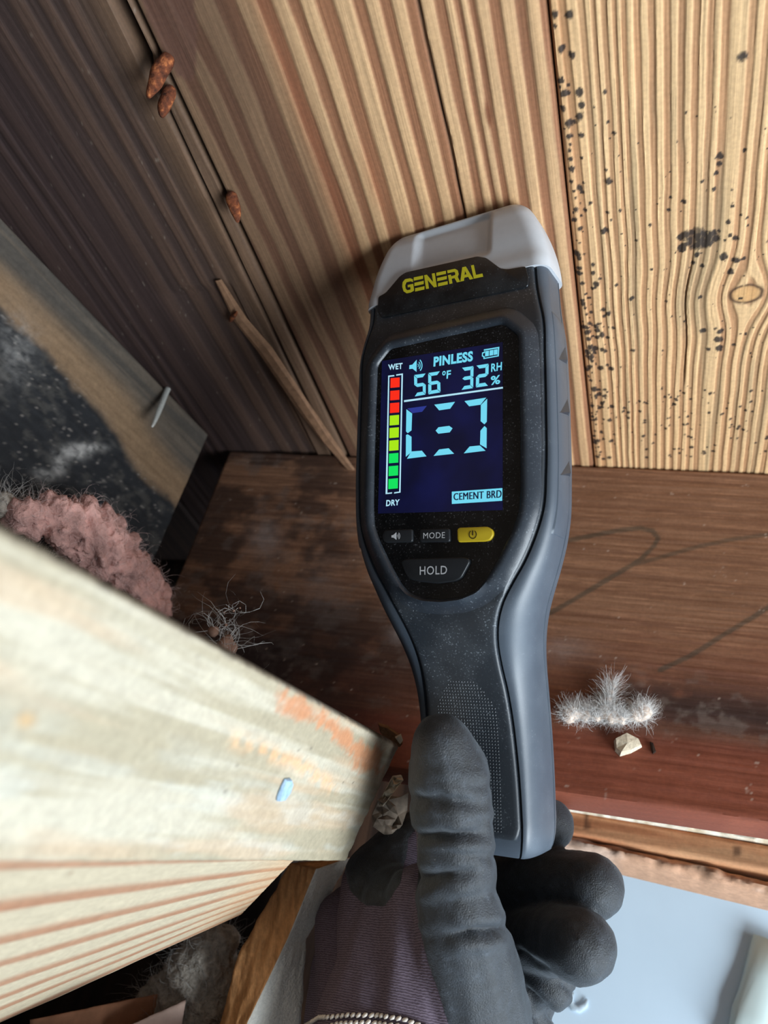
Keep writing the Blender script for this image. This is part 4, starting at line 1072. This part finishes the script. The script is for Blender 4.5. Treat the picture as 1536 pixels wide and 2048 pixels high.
def lump(name, centers, radii, mat, vox=.0012, amp=.0022, freq=160, seed=1):
    bm = bmesh.new()
    for c, r in zip(centers, radii): bmesh.ops.create_icosphere(bm, subdivisions=2, radius=float(r), matrix=Matrix.Translation(Vector(c)))
    me = bpy.data.meshes.new('t'); bm.to_mesh(me); bm.free(); o = bpy.data.objects.new('t', me); COL.objects.link(o)
    md = o.modifiers.new('r', 'REMESH'); md.mode = 'VOXEL'; md.voxel_size = vox
    dg = bpy.context.evaluated_depsgraph_get(); dg.update(); m2 = bpy.data.meshes.new_from_object(o.evaluated_get(dg)); bpy.data.objects.remove(o)
    n = len(m2.vertices); co = np.zeros(n * 3); m2.vertices.foreach_get('co', co); co = co.reshape(-1, 3)
    nr = np.zeros(n * 3); m2.vertex_normals.foreach_get('vector', nr); nr = nr.reshape(-1, 3)
    a = fbm(co[:, 0] * freq + co[:, 2] * freq * .7, co[:, 1] * freq + co[:, 2] * freq * .5, seed) - .5
    a2 = fbm(co[:, 0] * freq * 4 + co[:, 2] * freq * 3, co[:, 1] * freq * 4, seed + 1) - .5
    co2 = co + nr * (a * amp * 2 + a2 * amp * .8)[:, None]; base = co2.mean(0)
    m2.vertices.foreach_set('co', (co2 - base).ravel()); m2.update(); m2.name = name
    m2.polygons.foreach_set('use_smooth', np.ones(len(m2.polygons), bool)); m2.materials.clear(); m2.materials.append(mat)
    o = bpy.data.objects.new(name, m2); COL.objects.link(o); o.location = base
    return o, co2, nr, base
def fluff(name, label, cat, pxs, depthf, rad, mat, fmat, nf, flen, seed=1, curl=.25, wd=.00008, updir=None, vox=.0012, amp=.0022):
    rs = np.random.RandomState(seed)
    C = [depthf(x, y) for x, y, r in pxs]; R = [r for *_, r in pxs]
    o, co, nr, base = lump(name, C, R, mat, vox, amp, seed=seed)
    ii = rs.randint(0, len(co), nf); d = nr[ii] + .7 * rs.randn(nf, 3) + (np.asarray(updir) if updir is not None else 0)
    V, Fq = fibre_mesh(co[ii] - nr[ii] * .0006, d, flen, curl, wd, seed)
    f = mesh_obj('loose_fibres', V - base, Fq, fmat, o); f['kind'] = 'stuff'
    return prop(o, label, cat)
M_pink = plain('pink_glass_wool', (198, 154, 145), .95, .1, 110, .5, 1.0, .004)
M_pinkf = plain('pink_wool_fibre', (226, 198, 192), .8, .2, 300, .2, 0)
M_grey = plain('grey_dirty_wool', (176, 166, 154), .95, .1, 400, .4, .9, .002)
M_greyf = plain('pale_wool_fibre', (182, 178, 174), .8, .2, 300, .2, 0)
M_whf = plain('white_wool_fibre', (232, 230, 228), .8, .2, 300, .1, 0)
M_whw = plain('white_fluffy_wool', (228, 208, 192), .95, .1, 140, .25, .9, .003)
upw = d2w([0, 1, 0])
def near_raft(off): return lambda x, y: on_plane(x, y, pA + rn * off, rn)
fluff('insulation_tuft', 'pink glass wool tuft between the grey rafter and the whitish timber', 'insulation',
      [(95, 1028, .008), (125, 1050, .010), (150, 1035, .009), (165, 1075, .011), (205, 1065, .010), (200, 1110, .012), (240, 1095, .009), (245, 1140, .012), (275, 1125, .007), (285, 1165, .011), (310, 1180, .008), (300, 1210, .010), (60, 1030, .008), (180, 1050, .007)],
      near_raft(.020), None, M_pink, M_pinkf, 1500, .0075, 3, curl=.5, wd=.00006, amp=.0055)
fluff('insulation_wisp', 'dusty grey wool wisp lying beside the pink insulation tuft', 'insulation', [(10, 1010, .005), (30, 1030, .005), (55, 1022, .004), (80, 1010, .003)], near_raft(.014), None, M_grey, M_greyf, 220, .012, 5, updir=upw * .6)
def on_beam(off):
    bn = _n([.108, -1, 0]); return lambda x, y: on_plane(x, y, np.array([0, .3172, 1.6]) + bn * off, bn)
fluff('wool_tuft', 'white fluffy wool tuft stuck on the brown beam', 'insulation',
      [(1140, 1430, .0022), (1152, 1424, .0026), (1172, 1428, .0030), (1195, 1436, .0026), (1220, 1438, .0026), (1245, 1438, .0026), (1268, 1432, .0028), (1288, 1426, .0026), (1205, 1424, .0022), (1232, 1426, .0022)],
      on_beam(.0022), None, M_whw, M_whf, 4200, .0062, 7, updir=Z3 * .9, curl=.3, wd=.00006, vox=.0008, amp=.0028)
fluff('wool_tuft', 'slender upright white wool wisp rising from the white tuft', 'insulation', [(1212, 1418, .0018), (1218, 1400, .0016), (1222, 1385, .0012), (1228, 1372, .0008)], on_beam(.0030), None, M_whw, M_whf, 500, .008, 17, updir=Z3 * 1.6, curl=.12, wd=.00006, vox=.0007, amp=.0008)
# fibres and cobweb caught on the timber's upper edge
def edge_pt(x, y): 
    return at_depth(x, y, np.interp(x, [380, 560, 800], [.235, .262, .295]))
fluff('cobweb_tangle', 'tangled web of hairs with dirt crumbs on the whitish timber edge', 'cobweb', [(428, 1262, .0022), (455, 1278, .0020), (462, 1296, .0024), (444, 1290, .0020), (452, 1250, .0012), (448, 1225, .0009), (466, 1222, .0010), (480, 1216, .0009)], edge_pt, None, plain('dirt_crumb', (120, 92, 78), .9, .1), M_greyf, 70, .016, 9, curl=.5, wd=.00007, updir=upw * .5, vox=.0007, amp=.001)
# grey insulation under the striped timber
fluff('insulation_clump', 'dirty grey insulation clump under the striped timber', 'insulation', [(470, 1890, .010), (450, 1920, .014), (420, 1950, .014), (470, 1950, .012), (400, 1985, .013), (450, 1990, .014), (380, 2010, .012), (420, 2030, .016), (420, 2090, .016), (440, 2140, .014), (345, 2005, .009), (360, 1985, .008)],
      lambda x, y: at_depth(x - 36, y, .350), None, M_grey, M_greyf, 1600, .010, 11, curl=.35, wd=.00009)
# shards
def shard(name, label, pxs, depthf, thick, mat, cat='chip', mid=None, curlz=0.):
    P = np.array([depthf(x, y) for x, y in pxs]); n = len(P); nn = _n(np.cross(P[1] - P[0], P[2] - P[0])); nn = nn if np.dot(nn, CAM - P[0]) > 0 else -nn
    c = P.mean(0); rs = np.random.RandomState(n); rings = [P + nn * thick * .1 * rs.randn(n)[:, None], c + (P - c) * .9 + nn * thick * (.9 + .4 * rs.rand(n))[:, None]]
    V = [*(rings[0] - nn * thick * .5), *rings[0], *rings[1], c + nn * thick * 1.25 + nn * curlz]; Fc = [tuple(range(n))]
    for k in range(2):
        for i in range(n): Fc.append((k * n + i, k * n + (i + 1) % n, (k + 1) * n + (i + 1) % n, (k + 1) * n + i))
    for i in range(n): Fc.append((2 * n + i, 2 * n + (i + 1) % n, 3 * n))
    o = mesh_obj(name, np.array(V) - c, Fc, mat, None, smooth=False); o.location = c
    bm = bmesh.new(); bm.from_mesh(o.data); bmesh.ops.recalc_face_normals(bm, faces=bm.faces); bm.to_mesh(o.data); bm.free()
    return prop(o, label, cat)
M_chip = plain('pale_chip_wood', (206, 192, 168), .8, .3, 700, .25, .5, .0006)
M_chipg = plain('grey_chip', (136, 122, 108), .8, .3, 260, .45, .5, .0006)
M_chipb = plain('brown_bark_chip', (126, 92, 64), .85, .2, 500, .35, .6, .001)
shard('wood_chip', 'pale angular chip stuck on the brown beam under the white tuft', [(1228, 1482), (1252, 1470), (1278, 1482), (1284, 1494), (1262, 1506), (1240, 1512), (1230, 1502)], on_beam(.0006), .003, M_chip)
shard('bark_flake', 'tiny dark sliver beside the pale chip on the brown beam', [(1300, 1484), (1306, 1486), (1312, 1504), (1306, 1508), (1302, 1498)], on_beam(.0004), .0008, plain('dark_flake', (48, 36, 30), .9, .1))
shard('wood_chip', 'torn tan flake curling off the upper end of the whitish timber', [(756, 1446), (775, 1452), (800, 1470), (806, 1486), (800, 1494), (778, 1482), (760, 1464)], lambda x, y: at_depth(x, y, .300), .0018, M_chipb)
shard('wood_chip', 'small white flake at the timber corner beside the thumb', [(790, 1474), (802, 1468), (806, 1480), (800, 1488)], lambda x, y: at_depth(x, y, .297), .001, M_chip)
from mathutils.geometry import delaunay_2d_cdt
def paper(name, label, pxs, mat, depth=.295, amp=.0035, seed=3, extra=26):
    """crumpled sheet: outline and random inner points pushed in and out, with real thickness"""
    rs = np.random.RandomState(seed); P2 = [Vector(p) for p in pxs]; n = len(P2)
    lo = np.min(pxs, 0); hi = np.max(pxs, 0); inner = []
    while len(inner) < extra:
        q = lo + rs.rand(2) * (hi - lo)
        if poly_sd(np.array([q[0]]), np.array([q[1]]), pxs)[0] > 3: inner.append(Vector(q))
    vo, eo, fo, *_ = delaunay_2d_cdt(P2 + inner, [], [list(range(n))], 1, 1e-4)
    V = [at_depth(v.x, v.y, depth + .00012 * (v.x - 780) + (rs.rand() - .5) * 2 * amp) for v in vo]
    c = np.mean(V, 0); o = mesh_obj(name, np.array(V) - c, [tuple(f) for f in fo], mat, None, smooth=False); o.location = c
    sd = o.modifiers.new('thickness', 'SOLIDIFY'); sd.thickness = .0005; sd.offset = 0
    return prop(o, label, 'scrap')
paper('paper_scrap', 'crumpled torn paper scrap hanging between timber and thumb', [(756, 1600), (776, 1592), (800, 1594), (816, 1585), (814, 1620), (804, 1650), (784, 1680), (768, 1668), (746, 1652), (744, 1630)], M_chipg)
paper('wood_sliver', 'pale bent sliver joining the timber end to the torn paper scrap', [(786, 1552), (802, 1550), (806, 1560), (786, 1586), (766, 1612), (752, 1612), (768, 1584)], M_chip, .297)
# blue chip on the timber face
_bl = lambda x, y: on_plane(x, y, ta + tn * .0004, tn)
M_blue = plain('blue_paint_chip', (146, 172, 196), .4, .5, 600, .3, .3, .0004)
shard('paint_chip', 'small pale blue plastic chip in the face of the whitish timber', [(556, 1592), (554, 1602), (566, 1600), (578, 1584), (584, 1566), (580, 1556), (570, 1558), (562, 1574)], _bl, .0007, M_blue)

# splintered stud with rough pale side, left of the glove
def prism(name, label, cat, rows, mats, seed=1, sub=60, amp=.0012):
    """rows: list of edge polylines (pixel,depth) running the same way; consecutive edges form the faces"""
    E_ = []
    for r in rows:
        P = np.array([at_depth(*q) for q in r]); t = np.linspace(0, 1, len(P)); s_ = np.linspace(0, 1, sub)
        E_.append(np.column_stack([np.interp(s_, t, P[:, k]) for k in range(3)]))
    secs = []; nE = len(E_); m = 14; mi = []
    for j in range(sub):
        ring = []
        for a in range(nE):
            p, q = E_[a][j], E_[(a + 1) % nE][j]
            for t in np.linspace(0, 1, m, endpoint=False): ring.append(p * (1 - t) + q * t)
        secs.append(np.array(ring))
    V, Fc = loft(secs); c = V.mean(0); k = nE * m
    nz_ = (fbm(V[:, 0] * 700 + V[:, 1] * 300, V[:, 2] * 60, seed) - .5) * amp * 2 + (fbm(V[:, 0] * 300, V[:, 2] * 300 + V[:, 1] * 300, seed + 2) - .5) * amp
    ctr = np.repeat(np.array([s_.mean(0) for s_ in secs]), k, 0); dv = V - ctr; dv /= np.linalg.norm(dv, axis=1)[:, None] + 1e-9
    V = V + dv * nz_[:, None]
    o = mesh_obj(name, V - c, Fc, None, None); o.location = c
    for mt in mats: o.data.materials.append(mt)
    idx = []
    for i in range(sub - 1):
        for j in range(k): idx.append(min(j // m, len(mats) - 1))
    idx += [0, 0]; o.data.polygons.foreach_set('material_index', np.array(idx, np.int32))
    bm = bmesh.new(); bm.from_mesh(o.data); bmesh.ops.recalc_face_normals(bm, faces=bm.faces); bm.to_mesh(o.data); bm.free()
    return prop(o, label, cat)
M_splint = wood('torn_orange_wood', (400, 400, 40), .85, (.55, 1.2), .9)
_n1 = [x for x in M_splint.node_tree.nodes if x.type == 'ATTRIBUTE'][0]
rgbn = N(M_splint, 'ShaderNodeRGB'); rgbn.outputs[0].default_value = (*lin(206, 148, 96), 1)
for l in list(_n1.outputs['Color'].links): 
    t_ = l.to_socket; M_splint.node_tree.links.remove(l); LK(M_splint, rgbn.outputs[0], t_)
M_rough = plain('rough_whitish_face', (238, 232, 222), .85, .3, 900, .12, .8, .0012)
prism('splintered_stud', 'splintered orange brown stud with rough whitish side beside the glove', 'beam',
      [[(580, 1726, .318), (478, 1905, .318), (400, 2190, .318)], [(632, 1738, .308), (574, 1880, .308), (425, 2190, .306)], [(700, 1715, .322), (612, 1880, .322), (592, 2190, .318)], [(700, 1715, .355), (600, 1880, .355), (552, 2190, .352)], [(585, 1726, .352), (500, 1905, .352), (445, 2190, .352)]],
      [M_splint, M_rough, M_splint, M_splint, M_splint])
M_blk1 = plain('reddish_block_wood', (176, 124, 94), .8, .3, 120, .3, .4, .001)
M_blk2 = plain('pink_grey_block_wood', (206, 176, 162), .8, .3, 120, .2, .4, .001)
prism('wood_offcut', 'reddish brown offcut below the striped timber', 'offcut', [[(60, 2040, .30), (330, 1985, .345)], [(60, 2125, .30), (330, 2150, .345)], [(60, 2125, .35), (330, 2150, .39)], [(60, 2040, .35), (330, 1985, .39)]], [M_blk1], 3, 30, .0006)
prism('wood_offcut', 'pinkish grey offcut leaning beside the grey insulation clump', 'offcut', [[(240, 2060, .315), (372, 2000, .330)], [(240, 2150, .315), (345, 2160, .330)], [(240, 2150, .33), (345, 2160, .343)], [(240, 2060, .33), (372, 2000, .343)]], [M_blk2], 4, 30, .0006)
led = slab('ledge_board', (0, 0, 1.60 - .027), X3, Y3, Z3, even(-.445, -.148, .004), even(.27, .472, .004), .036, None, lambda U, V, P: cdark(V, U, P), stud.data.materials[0], round_r=.001)
prop(led, 'dark ledge board carrying the offcuts and grey insulation clump', 'beam')
# bright plastic trim leaning on the white wall, and a scuff in the paint
pa = on_y(1556, 1890, WBY - .003); pb = on_y(1504, 2120, WBY - .003)
o = bar('plastic_trim', [pa + (pa - pb) * .0, pa * .66 + pb * .34, pa * .33 + pb * .67, pb], [.013, .014, .014, .014], plain('pale_green_plastic', (232, 250, 248), .35, .5, 20, .02, 0), n=20, flat=.35, seed=2, ax=np.array([0, 1., 0]))
prop(o, 'pale green white plastic trim leaning on the white wall', 'trim')
pw = [on_y(x, y, WBY - .001) for x, y in ((1146, 1984), (1140, 2000), (1146, 2014), (1158, 2018), (1170, 2010), (1174, 1998))]
o = bar('paint_drip', pw, [.001, .0016, .002, .002, .0016, .0008], plain('greyish_paint', (196, 212, 224), .6, .3), n=8, flat=.25, ax=np.array([0, 1., 0]))
prop(o, 'hook shaped raised paint run on the white wall', 'paint run')
